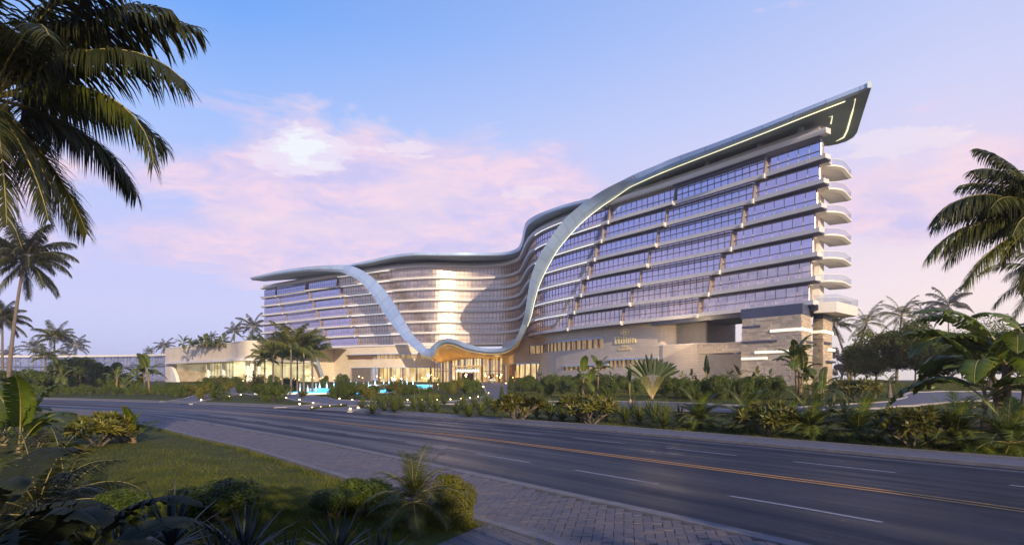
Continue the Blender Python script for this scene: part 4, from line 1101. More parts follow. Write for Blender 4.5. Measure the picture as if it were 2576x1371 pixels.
wallpoly([R4(x0+.32, 0, x0+.37, .68), R4(x0+.295, 0, x0+.395, .08), R4(x0+.30, .61, x0+.37, .69), R4(x0+.318, .80, x0+.375, .98)], 'letter')
wallpoly([R4(x0+.435, 0, x0+.485, 1.04), R4(x0+.41, 0, x0+.51, .08), R4(x0+.415, .97, x0+.485, 1.05)], 'letter')
wallpoly([R4(x0+.545, .05, x0+.592, .92), R4(x0+.52, .60, x0+.64, .69), R4(x0+.56, 0, x0+.64, .1)], 'letter')
ringm((x0+.715)*tot, .34*h, .078*tot, .36*h, .045*tot, 'letter')
wallpoly([R4(x0+.84, 0, x0+.885, .68), R4(x0+.815, 0, x0+.905, .08), R4(x0+.82, .61, x0+.885, .69), R4(x0+.95, 0, x0+.995, .55), R4(x0+.93, 0, x0+1.02, .08), (( x0+.88)*tot, zS+.52*h, (x0+.95)*tot, zS+.60*h, (x0+.985)*tot, zS+.66*h, (x0+.90)*tot, zS+.68*h)], 'letter')
ez = (HOR-834.5)*pS.y/FPX-(HOR-864)*pS.y/FPX; er = 8.2/1700*pS.y; ew = 11.5/fore
ringm(0, ez, ew, er, .11*ew, 'emblem_ring')
ringm(-.05*ew, ez-.12*er, ew*.72, er*.62, .09*ew, 'emblem_swoosh', 150, 300)
def E4(a, b, c, d): return (a*ew, zS+ez+b*er, c*ew, zS+ez+d*er)
wallpoly([E4(-.38, -.5, -.1, .5), E4(.12, -.5, .40, .5), E4(-.1, -.12, .12, .12)], 'emblem_letter')
def smalltext(txt, zc, width, hgt, name):
    cu = bpy.data.curves.new(name, 'FONT'); cu.body = txt; cu.extrude = .05; cu.align_x = 'CENTER'; cu.align_y = 'CENTER'; cu.size = 1
    o = bpy.data.objects.new(name, cu); COL.objects.link(o); bpy.context.view_layer.update(); d = o.dimensions
    me = bpy.data.meshes.new_from_object(o.evaluated_get(bpy.context.evaluated_depsgraph_get())); bpy.data.objects.remove(o)
    xs = [v.co.x for v in me.vertices]; ys = [v.co.y for v in me.vertices]; dx_, dy_ = max(xs)-min(xs), max(ys)-min(ys); cx_, cy_ = (max(xs)+min(xs))/2, (max(ys)+min(ys))/2
    o = put(name, me, sign); me.materials.clear(); me.materials.append(MATS['gold'])
    for v in me.vertices:
        v.co = Vector(onwall((v.co.x-cx_)*width/dx_, zS+zc+(v.co.y-cy_)*hgt/dy_, .08+v.co.z*.6))
    return o
smalltext('BEIHAI', -(871.5-864)*pS.y/FPX, 14.5/fore, 3.6/1700*pS.y, 'town_name')
smalltext('北海希尔顿酒店', -(878.5-864)*pS.y/FPX, 33/fore, 5.6/1700*pS.y, 'chinese_name')

# lamps for the glow under the canopy; unseen ones added to brighten the podium
def lamp(name, loc, power, col, rad=.3):
    l = bpy.data.lights.new(name, 'POINT'); l.energy = power; l.color = col; l.shadow_soft_size = rad; o = bpy.data.objects.new(name, l); o.location = loc; COL.objects.link(o); o.parent = hotel
for px, Y_ in ((1110, 200), (1150, 196), (1200, 194), (1250, 193)): lamp('canopy_downlight', ((px-CX)/FPX*Y_, Y_, ZB+2.2), 700, (1, .60, .22), .5)
lamp('wall_fill', ((1672-CX)/FPX*123.5, 123.5, zlow+.7), 1500, (1, .74, .42), .4)
for px, Y_ in ((1700, 114), (1752, 112)): lamp('wall_fill', ((px-CX)/FPX*Y_, Y_, ZB+1.2), 800, (1, .72, .4), .4)
for px, Y_ in ((520, 194), (600, 184), (640, 182), (880, 204), (940, 200), (1000, 200)): lamp('wall_fill', ((px-CX)/FPX*Y_, Y_, ZB+1.0), 350, (1, .76, .42), .4)

# ================================================================== PLANTS: prototypes
def leafstrip(mb, base, d, side, L, w, droop, nseg=2, m=0, fold=0.0):
    """narrow pointed blade from base along d, width along side, bending down"""
    p = Vector(base); d = Vector(d).normalized(); side = Vector(side); V = []; F = []
    step = L/nseg
    for i in range(nseg+1):
        t = i/nseg; ww = w*(1-t**1.5)*(.55+.9*t if t < .5 else 1.0)*.5
        if i < nseg: V += [tuple(p-side*ww), tuple(p+side*ww)]
        else: V.append(tuple(p))
        d = (d+Vector((0, 0, -droop/nseg))).normalized(); p = p+d*step
    for i in range(nseg-1): F.append((2*i, 2*i+1, 2*i+3, 2*i+2))
    F.append((2*(nseg-1), 2*(nseg-1)+1, 2*nseg)); mb.add(V, F, m)
def spine(pitch, L, bend, n):      # curve in the xz plane leaving the origin at pitch degrees
    P = [Vector((0, 0, 0))]; a = R(pitch)
    for i in range(n):
        P.append(P[-1]+Vector((math.cos(a), 0, math.sin(a)))*L/n); a -= R(bend)/n*(.4+1.2*i/n)
    return P
def frond(pitch, L=3.6, bend=70, n=42, ll=.95, lw=.055, droop=.7, seed=0, segs=3, r=.035, cut=.16):
    rnd = random.Random(seed); mb = MB(); P = spine(pitch, L, bend, 12)
    mb.tube(P, [r*(1-.85*i/12) for i in range(13)], 4, 1)
    for i in range(n):
        t = cut+(1-cut)*(i+.5)/n; f = t*12; k = min(11, int(f)); b = P[k].lerp(P[k+1], f-k); T = (P[k+1]-P[k]).normalized()
        l = ll*(math.sin(math.pi*min(1, .20+.76*t))**.45)*rnd.uniform(.85, 1.08)
        for s in (-1, 1):
            up = Vector((-T.z, 0, T.x)); fw = .55+.5*t
            d = Vector((0, s, 0))*1.0+T*fw+up*rnd.uniform(.05, .3)
            sd = T.cross(d).normalized(); sd = (T*.9+sd*rnd.uniform(-.3, .3)).normalized()
            leafstrip(mb, b, d, sd, l, lw*rnd.uniform(.8, 1.2), droop*rnd.uniform(.6, 1.5), segs)
    return mb
FRONDS = {}
def frondset(key, mats, **kw):
    out = []
    for j, (pt, bd) in enumerate(((74, 55), (52, 75), (30, 85), (8, 75), (-20, 50), (-48, 25))):
        out.append([frond(pt, bend=bd, seed=j*7+q, **kw).mesh('frond_'+key, mats) for q in range(2)])
    FRONDS[key] = out; return out
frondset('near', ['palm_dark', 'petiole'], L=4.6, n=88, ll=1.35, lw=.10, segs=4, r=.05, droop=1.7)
frondset('nearg', ['palm_gold', 'petiole'], L=4.6, n=80, ll=1.3, lw=.09, segs=3, r=.05, droop=1.5)
FRONDS['near_long'] = [frond(16, bend=118, seed=90, L=4.9, n=88, ll=1.25, lw=.10, droop=1.3, segs=4, r=.05).mesh('frond_near', ['palm_leaf', 'petiole'])]
frondset('coco', ['palm_leaf', 'petiole'], L=3.8, n=44, ll=1.05, droop=1.2, lw=.10, segs=2, r=.045)
frondset('gold', ['palm_gold', 'petiole'], L=3.8, n=36, ll=1.0, lw=.10, segs=2, r=.045)
frondset('far', ['far_leaf', 'petiole'], L=3.8, n=26, ll=1.0, droop=1.2, lw=.19, segs=2, r=.06)
frondset('royal', ['palm_gold', 'petiole'], L=2.9, n=44, ll=.85, lw=.10, segs=2, droop=1.2)
frondset('cycad', ['bush_leaf', 'petiole'], L=1.15, n=44, ll=.34, lw=.045, segs=1, r=.012, droop=.15, cut=.08)
frondset('cycadnear', ['palm_leaf', 'petiole'], L=1.05, n=46, ll=.30, lw=.017, segs=2, r=.009, droop=.25, cut=.08)
frondset('fern', ['palm_dark', 'petiole'], L=1.7, n=46, ll=.42, lw=.035, segs=2, r=.014, droop=.9, cut=.1)
def palm(name, label, cat, loc, H, key, nf, group=None, sc=1, r0=.22, r1=.14, lean=(0, 0), mbark='bark', lv=(0, 1, 1, 2, 2, 3, 3, 4, 5), rot=0, seed=1, bulge=0, shaft=None):
    rnd = random.Random(seed); t = thing(name, label, cat, loc, group); mb = MB(); n = 14; P = []; rr = []
    for i in range(n+1):
        k = i/n; P.append((lean[0]*k**1.6, lean[1]*k**1.6, H*k)); rr.append((r0+(r1-r0)*k**.6)*(1+bulge*math.exp(-((k-.25)/.2)**2))*(1+(.04 if i % 2 else -.02)))
    P[0] = (0, 0, -.4); mb.tube(P, rr, 10); mb.build('trunk', mbark, t, smooth=True)
    top = Vector(P[-1])
    if shaft:
        mb = MB(); mb.tube([top-Vector((0, 0, .2)), top+Vector((0, 0, shaft*.6)), top+Vector((0, 0, shaft))], [r1*1.15, r1*1.05, r1*.5], 8); mb.build('crownshaft', 'petiole', t, smooth=True); top = top+Vector((0, 0, shaft*.85))
    for i in range(nf):
        l = lv[int(i*len(lv)/nf)]; me = rnd.choice(FRONDS[key][l]); f = put('frond', me, t); f.location = top+Vector((0, 0, .05*(5-l)))
        a = i*2.399+rnd.uniform(-.25, .25)+rot; s = sc*rnd.uniform(.85, 1.08); f.rotation_euler = (rnd.uniform(-.12, .12), rnd.uniform(-.1, .1), a); f.scale = (s, s, s)
    return t
# banana-like leaf: midrib, two folded halves with torn edges
def bleaf(pitch, L, bend, w, seed, pet=.35, tear=.22, n=24, fold=.35):
    rnd = random.Random(seed); mb = MB(); P = spine(pitch, L*(1+pet), bend, n+6); m = len(P)-1; k0 = int(m*pet/(1+pet))
    mb.tube(P, [.03*(1-.8*i/m)*L/1.6 for i in range(m+1)], 4, 1)
    for s in (-1, 1):
        prev = None
        for i in range(k0, m):
            t0 = (i-k0)/(m-k0); t1 = (i+1-k0)/(m-k0)
            def wd(t): return w*(math.sin(math.pi*min(1, .08+.92*t)))**.55*(1 if t < .93 else .8)
            torn = rnd.random() < tear; g = .12 if torn else 0
            for (ta, tb) in ((t0+g*(t1-t0), t1),):
                a = P[i].lerp(P[i+1], g); b = P[i+1]; T = (P[i+1]-P[i]).normalized(); up = Vector((-T.z, 0, T.x))
                dr = rnd.uniform(-.06, .10)+(.18 if torn else 0); V = []
                for q, tt in ((a, ta), (b, tb)):
                    ww = wd(tt)
                    V += [tuple(q), tuple(q+Vector((0, s*ww*.55, 0))+up*ww*fold*.45), tuple(q+Vector((0, s*ww, 0))+up*ww*(fold*.5-dr-.15)+T*ww*.12)]
                mb.add(V, [(0, 1, 4, 3), (1, 2, 5, 4)] if s > 0 else [(0, 3, 4, 1), (1, 4, 5, 2)])
    return mb
def bset(mats, L, w, **kw):
    return [[bleaf(pt, L, bd, w, j*5+q, **kw).mesh('banana_leaf', mats, True) for q in range(2)] for j, (pt, bd) in enumerate(((78, 55), (62, 95), (45, 115), (22, 105), (-12, 60)))]
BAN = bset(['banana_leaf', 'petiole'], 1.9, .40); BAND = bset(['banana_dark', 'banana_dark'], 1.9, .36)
BANL = bset(['bush_leaf', 'petiole'], 1.2, .20, n=9)
def banana(name, label, loc, H, nl, sc=1, group=None, seed=1, stems=2, lset=None, dead=1, cat='banana plant', only=None):
    rnd = random.Random(seed); lset = lset or BAN; t = thing(name, label, cat, loc, group)
    for s in range(stems):
        a = rnd.uniform(0, 6.28); rr = .0 if s == 0 else rnd.uniform(.35, .6)*sc; h = H*(1 if s == 0 else rnd.uniform(.6, .95)); bx, by = rr*math.cos(a), rr*math.sin(a); lx, ly = bx*1.3+rnd.uniform(-.1, .1)*h, by*1.3+rnd.uniform(-.05, .05)*h
        mb = MB(); mb.tube([(bx, by, -.2), (bx*.8+lx*.2, by, h*.3), ((bx+lx)/2, (by+ly)/2, h*.65), (lx, ly, h)], [.15*sc, .13*sc, .10*sc, .06*sc], 9); mb.build('stem', 'banana_stem', t, smooth=True)
        k = nl if s == 0 else max(3, int(nl*.55))
        for i in range(k):
            l = [0, 1, 1, 2, 2, 3, 4][int(i*7/k)]; f = put('leaf', rnd.choice(lset[l]), t); f.location = (lx, ly, h-.05-.08*l*sc); z = sc*rnd.uniform(.8, 1.1)
            f.rotation_euler = (rnd.uniform(-.15, .15), 0, i*2.4+rnd.uniform(-.3, .3)+seed); f.scale = (z, z, z)
    return t
# leafy bushes: small leaves through a rounded lumpy volume
def leafcloud(mb, c, rad, n, ls, rnd, m=0, shell=.62, up=.35):
    for _ in range(n):
        while True:
            v = Vector((rnd.uniform(-1, 1), rnd.uniform(-1, 1), rnd.uniform(-1, 1)))
            if shell < v.length < 1 or (v.length < shell and rnd.random() < .12): break
        p = Vector((c[0]+v.x*rad[0], c[1]+v.y*rad[1], c[2]+v.z*rad[2])); nrm = (v.normalized()*.8+Vector((rnd.gauss(0, .5), rnd.gauss(0, .5), rnd.gauss(0, .5)+up))).normalized()
        a = nrm.cross(Vector((rnd.gauss(0, 1), rnd.gauss(0, 1), rnd.gauss(0, 1)))).normalized(); b = nrm.cross(a); l = ls*rnd.uniform(.7, 1.3); w = l*.42
        mb.add([tuple(p-a*l*.5), tuple(p+b*w*.5+nrm*l*.08), tuple(p+a*l*.5), tuple(p-b*w*.5+nrm*l*.08)], [(0, 1, 2, 3)], m)
def lumps(n, R_, rnd, flat=1.0):
    L_ = []
    for i in range(n):
        a = rnd.uniform(0, 6.28); e = rnd.uniform(.0, 1.0); r = R_[0]*(1-.45*e)*rnd.uniform(.45, .75); L_.append(((r*math.cos(a), r*math.sin(a)*R_[1]/R_[0], R_[2]*(.30+.55*e*flat)), rnd.uniform(.35, .55)))
    return L_
def bushmesh(R_, n, ls, m, seed, nl=7):
    rnd = random.Random(seed); mb = MB(); L_ = lumps(nl, R_, rnd)
    for c, s in L_: leafcloud(mb, c, (R_[0]*s, R_[1]*s, R_[2]*s*.8), n//nl, ls, rnd)
    for i in range(6):
        a = rnd.uniform(0, 6.28); mb.tube([(0, 0, -.1), (.3*R_[0]*math.cos(a), .3*R_[1]*math.sin(a), R_[2]*.5)], [.03, .015], 4, 1)
    return mb.mesh('bush', [m, 'bark_dark'])
BUSH = {k: [bushmesh((1, 1, 1.3), n, ls, m, s_) for s_ in range(3)] for k, (n, ls, m) in {'green': (4200, .13, 'bush_leaf'), 'gold': (3800, .13, 'bush_gold'), 'far': (900, .22, 'bush_leaf'), 'fine': (12000, .085, 'bush_leaf'), 'finegold': (12000, .08, 'bush_gold')}.items()}
def domemesh(m, seed):
    rnd = random.Random(seed); mb = MB(); n = 5000
    for i in range(n):
        a = rnd.uniform(0, 6.28); e = math.asin(rnd.random()); v = Vector((math.cos(a)*math.cos(e), math.sin(a)*math.cos(e), math.sin(e))); p = v*(1+rnd.gauss(0, .025)); p.z *= .8
        nrm = (v+Vector((rnd.gauss(0, .45), rnd.gauss(0, .45), rnd.gauss(0, .45)))).normalized(); a_ = nrm.orthogonal().normalized(); a_.rotate(Matrix.Rotation(rnd.uniform(0, 6.28), 3, nrm)); b = nrm.cross(a_); l = .085
        mb.add([tuple(p-a_*l*.5), tuple(p+b*l*.25), tuple(p+a_*l*.5), tuple(p-b*l*.25)], [(0, 1, 2, 3)])
    mb.lathe([(.01, 0), (.93, 0), (.90, .3), (.65, .58), (.3, .72), (.01, .75)], 16, m=1); return mb.mesh('dome', [m, 'bark_dark'])
DOME = [domemesh('bush_gold', 1), domemesh('bush_leaf', 2)]
def rosette(mb, c, d, n, l, w, rnd, m=0, spread=1.0):
    d = Vector(d).normalized(); a = d.orthogonal().normalized(); b = d.cross(a)
    for i in range(n):
        t = i*2.4+rnd.uniform(-.2, .2); e = spread*(.35+.65*i/n); v = d*math.cos(e)+(a*math.cos(t)+b*math.sin(t))*math.sin(e); s = v.cross(d)
        s = s.normalized() if s.length > .1 else a
        ll = l*rnd.uniform(.75, 1.1); p = Vector(c); q = p+v*ll*.55; tip = p+v*ll+Vector((0, 0, -.12*ll)); mid = s*w*.5
        mb.add([tuple(p+mid*.2), tuple(q+mid), tuple(tip), tuple(q-mid), tuple(q-d*w*.12)], [(0, 1, 4), (1, 2, 4), (2, 3, 4), (3, 0, 4)], m)
def plumeria(seed):
    rnd = random.Random(seed); lf = MB(); st = MB()
    def grow(p, d, l, r, lev):
        q = p+d*l; st.tube([p, (p+q)/2+Vector((rnd.gauss(0, .02), rnd.gauss(0, .02), 0)), q], [r, r*.85, r*.7], 5)
        if lev == 0 or (lev <= 2 and rnd.random() < .15): rosette(lf, q, (d+Vector((0, 0, .5))).normalized(), 13, .30, .085, rnd, spread=1.5); return
        for i in range(3 if lev > 1 else rnd.choice((2, 3))):
            a = i*2.1+rnd.uniform(0, 1); s = rnd.uniform(.45, .8); v = (d*1.0+Vector((math.cos(a)*s, math.sin(a)*s, rnd.uniform(-.12, .25)))).normalized(); grow(q, v, l*rnd.uniform(.72, .92), r*.72, lev-1)
    for i in range(5):
        a = i*1.26+rnd.uniform(-.3, .3); grow(Vector((.05*math.cos(a), .05*math.sin(a), -.05)), Vector((math.cos(a)*.75, math.sin(a)*.75, .75)).normalized(), .34, .045, 3)
    return lf.mesh('rosettes', ['plumeria_leaf']), st.mesh('branches', ['bark'])
PLU = [plumeria(s) for s in range(3)]
def agave(n, l, w, seed, m, up=.0, segs=2, droop=.35):
    rnd = random.Random(seed); mb = MB()
    for i in range(n):
        a = i*2.399; e = R(85-95*(i/n)**.8)+rnd.uniform(-.1, .1); d = Vector((math.cos(a)*math.cos(e), math.sin(a)*math.cos(e), math.sin(e))); s = Vector((-math.sin(a), math.cos(a), 0))
        leafstrip(mb, (0, 0, .12+up), d, s, l*rnd.uniform(.8, 1.1), w, droop*rnd.uniform(.3, 1.2), segs)
    return mb.mesh('rosette', [m])
AGA = [agave(80, .9, .085, s, 'agave_leaf') for s in range(3)]; AGD = [agave(70, 1.0, .085, s, 'agave_dark', segs=3) for s in range(2)]
def treeobj(name, label, loc, H, rad, n, ls, m, seed, group=None, cat='tree', trunk=.16, nl=16, barkm='bark_dark', clear=.32):
    rnd = random.Random(seed); t = thing(name, label, cat, loc, group); mb = MB(); fork = H*clear
    mb.tube([(0, 0, -.4), (.05, 0, fork*.6), (rnd.uniform(-.2, .2), rnd.uniform(-.2, .2), fork)], [trunk, trunk*.8, trunk*.7], 8); cr = MB()
    for i in range(nl):
        a = i*2.4; e = rnd.uniform(0, 1); r = rad*math.sqrt(rnd.uniform(.05, .75)); c = Vector((r*math.cos(a), r*math.sin(a), fork+(H-fork)*(.12+.72*e*(1-.3*(r/rad)**2)))); s = rad*rnd.uniform(.26, .42)
        leafcloud(cr, c, (s, s, s*.8), n//nl, ls, rnd, shell=.5); mb.tube([(0, 0, fork*.85), (c.x*.4, c.y*.4, fork+(c.z-fork)*.5), tuple(c)], [trunk*.5, trunk*.28, trunk*.1], 5)
    mb.build('trunk', barkm, t); cr.build('crown', m, t); return t
def bushthing(name, label, loc, key, sc, seed, group=None, cat='bush'):
    o = put(name, BUSH[key][seed % 3]); o.location = loc; o.scale = sc if isinstance(sc, tuple) else (sc, sc, sc); o.rotation_euler = (0, 0, seed*1.7); return tag(o, label, cat, group)
def pair(name, label, loc, A_, sc, seed, group=None, cat='shrub'):
    t = thing(name, label, cat, loc, group); t.scale = (sc, sc, sc); t.rotation_euler = (0, 0, seed*2.1)
    put('foliage', A_[0], t); put('branches', A_[1], t); return t
def simple(name, label, loc, me, sc, rz, group=None, cat='plant'):
    o = put(name, me); o.location = loc; o.scale = (sc, sc, sc) if not isinstance(sc, tuple) else sc; o.rotation_euler = (0, 0, rz); return tag(o, label, cat, group)
def cycad(name, label, loc, sc, key, nf, seed, group=None, H=.15, mbark='bark_dark'):
    return palm(name, label, 'cycad', loc, H*sc, key, nf, group, sc=sc, r0=.12*sc, r1=.10*sc, seed=seed, lv=(0, 1, 1, 2, 2, 2, 3, 3, 4), mbark=mbark)
def px2m(px, Y): return px*Y/FPX

# ================================================================== PATHS, POOL, LAMPS
def drape(name, top, bot, m, dz=.03, nx_=90, ny_=8, kerbw=.35, kerb=True):
    """sheet between two edges given as pixel lists, laid on the ground"""
    A_ = resample(np.array([G(*p)[:2] for p in top]), 1); B_ = resample(np.array([G(*p)[:2] for p in bot]), 1)
    s = np.linspace(0, 1, nx_+1)
    f = lambda C: np.stack([np.interp(s, np.linspace(0, 1, len(C)), C[:, k]) for k in (0, 1)], 1)
    A_, B_ = f(A_), f(B_); rows = []
    for j in range(ny_+1):
        P = A_+(B_-A_)*j/ny_; z = height(P[:, 0], P[:, 1])+dz; rows.append(np.c_[P, z])
    mb = MB(); mb.loft([[tuple(rows[j][i]) for j in range(ny_+1)] for i in range(nx_+1)], closed=False)
    mb.add([tuple(rows[0][i]) for i in range(nx_+1)]+[(*rows[0][i][:2], rows[0][i][2]-.3) for i in range(nx_+1)], [(i, i+1, nx_+2+i, nx_+1+i) for i in range(nx_)])
    o = mb.build(name, m, None, kind='structure')
    if kerb:
        for C, q in ((A_, -1), (B_, 1)):
            mb = MB(); S = []
            for i in range(nx_+1):
                t = C[min(i+1, nx_)]-C[max(i-1, 0)]; t = t/(np.linalg.norm(t)+1e-9); n_ = np.array((-t[1], t[0]))*kerbw*.5; h_ = height(C[i][0], C[i][1])
                S.append([(C[i][0]-n_[0], C[i][1]-n_[1], h_-.1), (C[i][0]+n_[0], C[i][1]+n_[1], h_-.1), (C[i][0]+n_[0], C[i][1]+n_[1], h_+.13), (C[i][0]-n_[0], C[i][1]-n_[1], h_+.13)])
            mb.loft(S); mb.build('kerb', 'kerb_light', o, kind='structure')
    return o
mat('kerb_light', (.34, .30, .29), (.27, .24, .24), rough=.7, scale=2, coords='World')
drape('path', [(480, 971.4), (566.6, 973), (623, 981), (705, 987), (731, 990), (792, 998), (848, 1007), (904, 1010)], [(500, 979), (578, 988), (640, 994), (705, 1001), (754, 1010), (806, 1018), (860, 1022), (904, 1023)], 'path')
drape('driveway', [(904, 1010), (1024, 1012.5), (1076, 1012.5), (1154, 1009), (1207, 1001.5), (1229, 993), (1220, 980), (1211, 962)], [(904, 1023), (1000, 1020), (1076, 1019), (1160, 1018), (1220, 1014), (1258, 1006), (1290, 985), (1284, 962)], 'path', dz=.05)
drape('driveway', [(806, 1018), (790, 1020), (720, 1026), (690, 1027)], [(904, 1023), (912, 1027), (910, 1031), (880, 1037)], 'path', dz=.04, nx_=40)
drape('driveway', [(540, 984), (500, 993), (455, 1006), (405, 1013)], [(620, 990), (560, 1000), (515, 1009), (480, 1018)], 'path', dz=.04, nx_=40)
drape('path', [(1353, 1010.5), (1457, 1010.5), (1562, 1011), (1737, 1015.7), (1875, 1021), (2018, 1025.7), (2095, 1022), (2214, 1013.6), (2280, 1001), (2273, 994), (2287, 988.6), (2355, 985.8), (2437, 985.8), (2640, 986)],
      [(1249, 1016.8), (1436, 1018), (1562, 1028), (1707, 1034.5), (1853, 1037.8), (2020, 1036.7), (2100, 1032), (2218, 1028), (2300, 1022), (2330, 1018), (2355, 1016), (2400, 1012), (2437, 1010), (2640, 1011)], 'path', dz=.05, nx_=140)
# island strip between the two driveway mouths
ip = resample(np.array([G(*p)[:2] for p in ((785, 1031), (830, 1027), (870, 1022.5))]), .6); mb = MB(); S = []
for i, p in enumerate(ip):
    w = .8*math.sin(math.pi*(i+.5)/len(ip))+.15; S.append([(p[0]-w*.4, p[1]-w, .02), (p[0]+w*.4, p[1]+w, .02), (p[0]+w*.4, p[1]+w, .2), (p[0]-w*.4, p[1]-w, .2)])
mb.loft(S); mb.build('lawn_island', 'lawn', None, kind='structure')

# pools in three steps
m = bpy.data.materials.new('pool_floor'); MATS['pool_floor'] = m; m.use_nodes = True; p_ = m.node_tree.nodes['Principled BSDF']
p_.inputs['Base Color'].default_value = (.05, .4, .7, 1); p_.inputs['Emission Color'].default_value = (.10, .50, 1, 1); p_.inputs['Emission Strength'].default_value = 1.1  # underwater lamplight put into the floor's own glow
m = bpy.data.materials.new('water'); MATS['water'] = m; m.use_nodes = True; nt = m.node_tree; nt.nodes.clear()
o_ = nt.nodes.new('ShaderNodeOutputMaterial'); g_ = nt.nodes.new('ShaderNodeBsdfGlossy'); t_ = nt.nodes.new('ShaderNodeBsdfTransparent'); x_ = nt.nodes.new('ShaderNodeMixShader'); n_ = nt.nodes.new('ShaderNodeTexNoise'); b_ = nt.nodes.new('ShaderNodeBump'); c_ = nt.nodes.new('ShaderNodeTexCoord')
g_.inputs['Roughness'].default_value = .08; g_.inputs['Color'].default_value = (.6, .8, 1, 1); t_.inputs[0].default_value = (.7, .95, 1, 1); x_.inputs[0].default_value = .18; n_.inputs['Scale'].default_value = 2.5; b_.inputs['Strength'].default_value = .5
for a, b in ((c_.outputs['Object'], n_.inputs['Vector']), (n_.outputs['Fac'], b_.inputs['Height']), (b_.outputs[0], g_.inputs['Normal']), (t_.outputs[0], x_.inputs[1]), (g_.outputs[0], x_.inputs[2]), (x_.outputs[0], o_.inputs[0])): nt.links.new(a, b)
LV = [(.42, 116, 126, 731, 905), (.88, 126, 148, 783, 990), (1.36, 148, 166, 934, 1085)]
pool = thing('fountain_pool', 'stepped blue fountain pool in front of the hotel', 'pool')
for z, y0, y1, p0, p1 in LV:
    c0 = [((p0-CX)/FPX*y0, y0), ((p1-CX)/FPX*y0, y0), ((p1-CX)/FPX*y1, y1), ((p0-CX)/FPX*y0+1, y1)]
    for nm, zz, mm, ins in (('pool_floor', z-.25, 'pool_floor', 0), ('water', z, 'water', 0)):
        mb = MB(); mb.add([(x, y, zz) for x, y in c0], [(0, 1, 2, 3)]); mb.build(nm, mm, pool)
    mb = MB()
    for i in range(4):
        a, b = Vector(c0[i]), Vector(c0[(i+1) % 4]); t = (b-a).normalized(); nn = Vector((t.y, -t.x))
        mb.hexa([(v.x, v.y, q) for q in (-.3, z-.04) for v in (a, b, b+nn*.35, a+nn*.35)])
    mb.build('pool_wall', 'pool_wall', pool)
    a, b = c0[0], c0[1]; mb = MB(); mb.hexa([(x, y, q) for q in (z-.75, z-.03) for x, y in ((a[0], a[1]-.5), (b[0], b[1]-.5), (b[0], b[1]-.38), (a[0], a[1]-.38))]); mb.build('cascade', 'pool_floor', pool)  # lit falling water: the glow is put into the sheet itself
mb = MB(); mb.box((-36.5, 113.5, .1), (13, 1.6, .28)); mb.box((-29, 113.2, .12), (5, 1.4, .34)); mb.build('pool_step', 'column_white', pool)
mb = MB(); mb.box(((985-CX)/FPX*146, 146, 1.0), (9, 2, .9)); mb.build('pool_ledge', 'column_white', pool)
spr = MB(); rn = random.Random(5)
for i in range(170):
    k = rn.random(); a = rn.uniform(0, 6.28); r = .03+.16*k*rn.random(); s = .035*(1.4-k); c = (r*math.cos(a), r*math.sin(a), 1.25*k); spr.lathe([(.001, -s), (s*.8, 0), (.001, s*2.2)], 4, c)
spr.tube([(0, 0, 0), (0, 0, .6), (0, 0, 1.25)], [.07, .05, .02], 6)
mat('spray', (.8, .9, 1), rough=.3, transl=.5); SPM = spr.mesh('water_jet', ['spray'])
lm = MB(); lm.lathe([(.001, 0), (.09, .02), (.06, .65), (.001, .7)], 8); LMM = lm.mesh('jet_lamp_glow', ['lamp_blue'])  # lamp drawn tall inside the jet; its glow stands for lit spray
JET = [(755, 0), (774, 0), (795, 0), (804, 1), (822, 1), (840, 1), (882, 1), (896, 1), (915, 1), (927, 1), (943.5, 2), (965, 2), (978.7, 2), (989.7, 2), (1012, 2), (1024, 2), (1038.6, 2)]
for i, (px, k) in enumerate(JET):
    z, y0, y1, a, b = LV[k]; Y_ = y0+(y1-y0)*(.35+.3*(i % 3)/2)
    if k == 2: Y_ = y0+2.5
    t = thing('fountain_jet', 'lit water jet on the %s step of the fountain pool' % ('lowest', 'middle', 'highest')[k], 'fountain jet', ((px-CX)/FPX*Y_, Y_, z-.02), 'lit water jets in the fountain pool')
    j = put('spray', SPM, t); s = random.Random(i).uniform(.85, 1.2); j.scale = (s, s, s); put('jet_lamp_glow', LMM, t)
lp = MB(); lp.lathe([(.10, -.1), (.10, .05), (.07, .12)], 10); LPB = lp.mesh('base', ['black_metal']); lp = MB(); lp.lathe([(.07, .12), (.11, .17), (.07, .25), (.001, .28)], 10); LPL = lp.mesh('lens', ['lamp_warm'])
PL = [(569, 970), (629, 969.5), (577, 999), (605.5, 995), (506, 1009), (739, 990), (773, 994.4), (720, 1004), (753.4, 1008.4), (754, 1020), (787.6, 1017), (785.7, 1030), (807, 1028.6), (829.6, 1026), (858, 1023), (881, 1032.8), (901, 1029.5), (854, 1005.4), (886, 1009), (1025, 1009), (1061.5, 1008.5), (1099, 1008.7), (1133, 1007), (1160, 1005), (1182, 1003.5), (1203, 999.6), (1229, 990.5), (1216, 975.4), (1272.5, 966), (1129, 970), (1102, 969), (1143, 963)]
for i, (px, py) in enumerate(PL):
    w = ('edging the lawn of the left path' if px < 700 else 'beside the driveway fork left of the verge' if px < 910 and py < 1021 else 'on the narrow lawn island at the road' if px < 910 else 'along the curved driveway kerb' if py > 972 else 'near the hotel entrance lawn')
    t = thing('path_light', 'glowing ground light '+w, 'garden light', G(px, py), 'ground lights along the driveway'); s = .8+.5*(py < 985)
    t.scale = (s, s, s); put('base', LPB, t); put('lens', LPL, t)
lt = MB(); lt.tube([(0, 0, -.1), (0, 0, 1.5)], .03, 6); LTP = lt.mesh('post', ['black_metal']); lt = MB(); lt.lathe([(.001, 1.5), (.15, 1.55), (.18, 1.68), (.15, 1.81), (.001, 1.86)], 10); LTL = lt.mesh('globe', ['lantern'])
rn = random.Random(3)
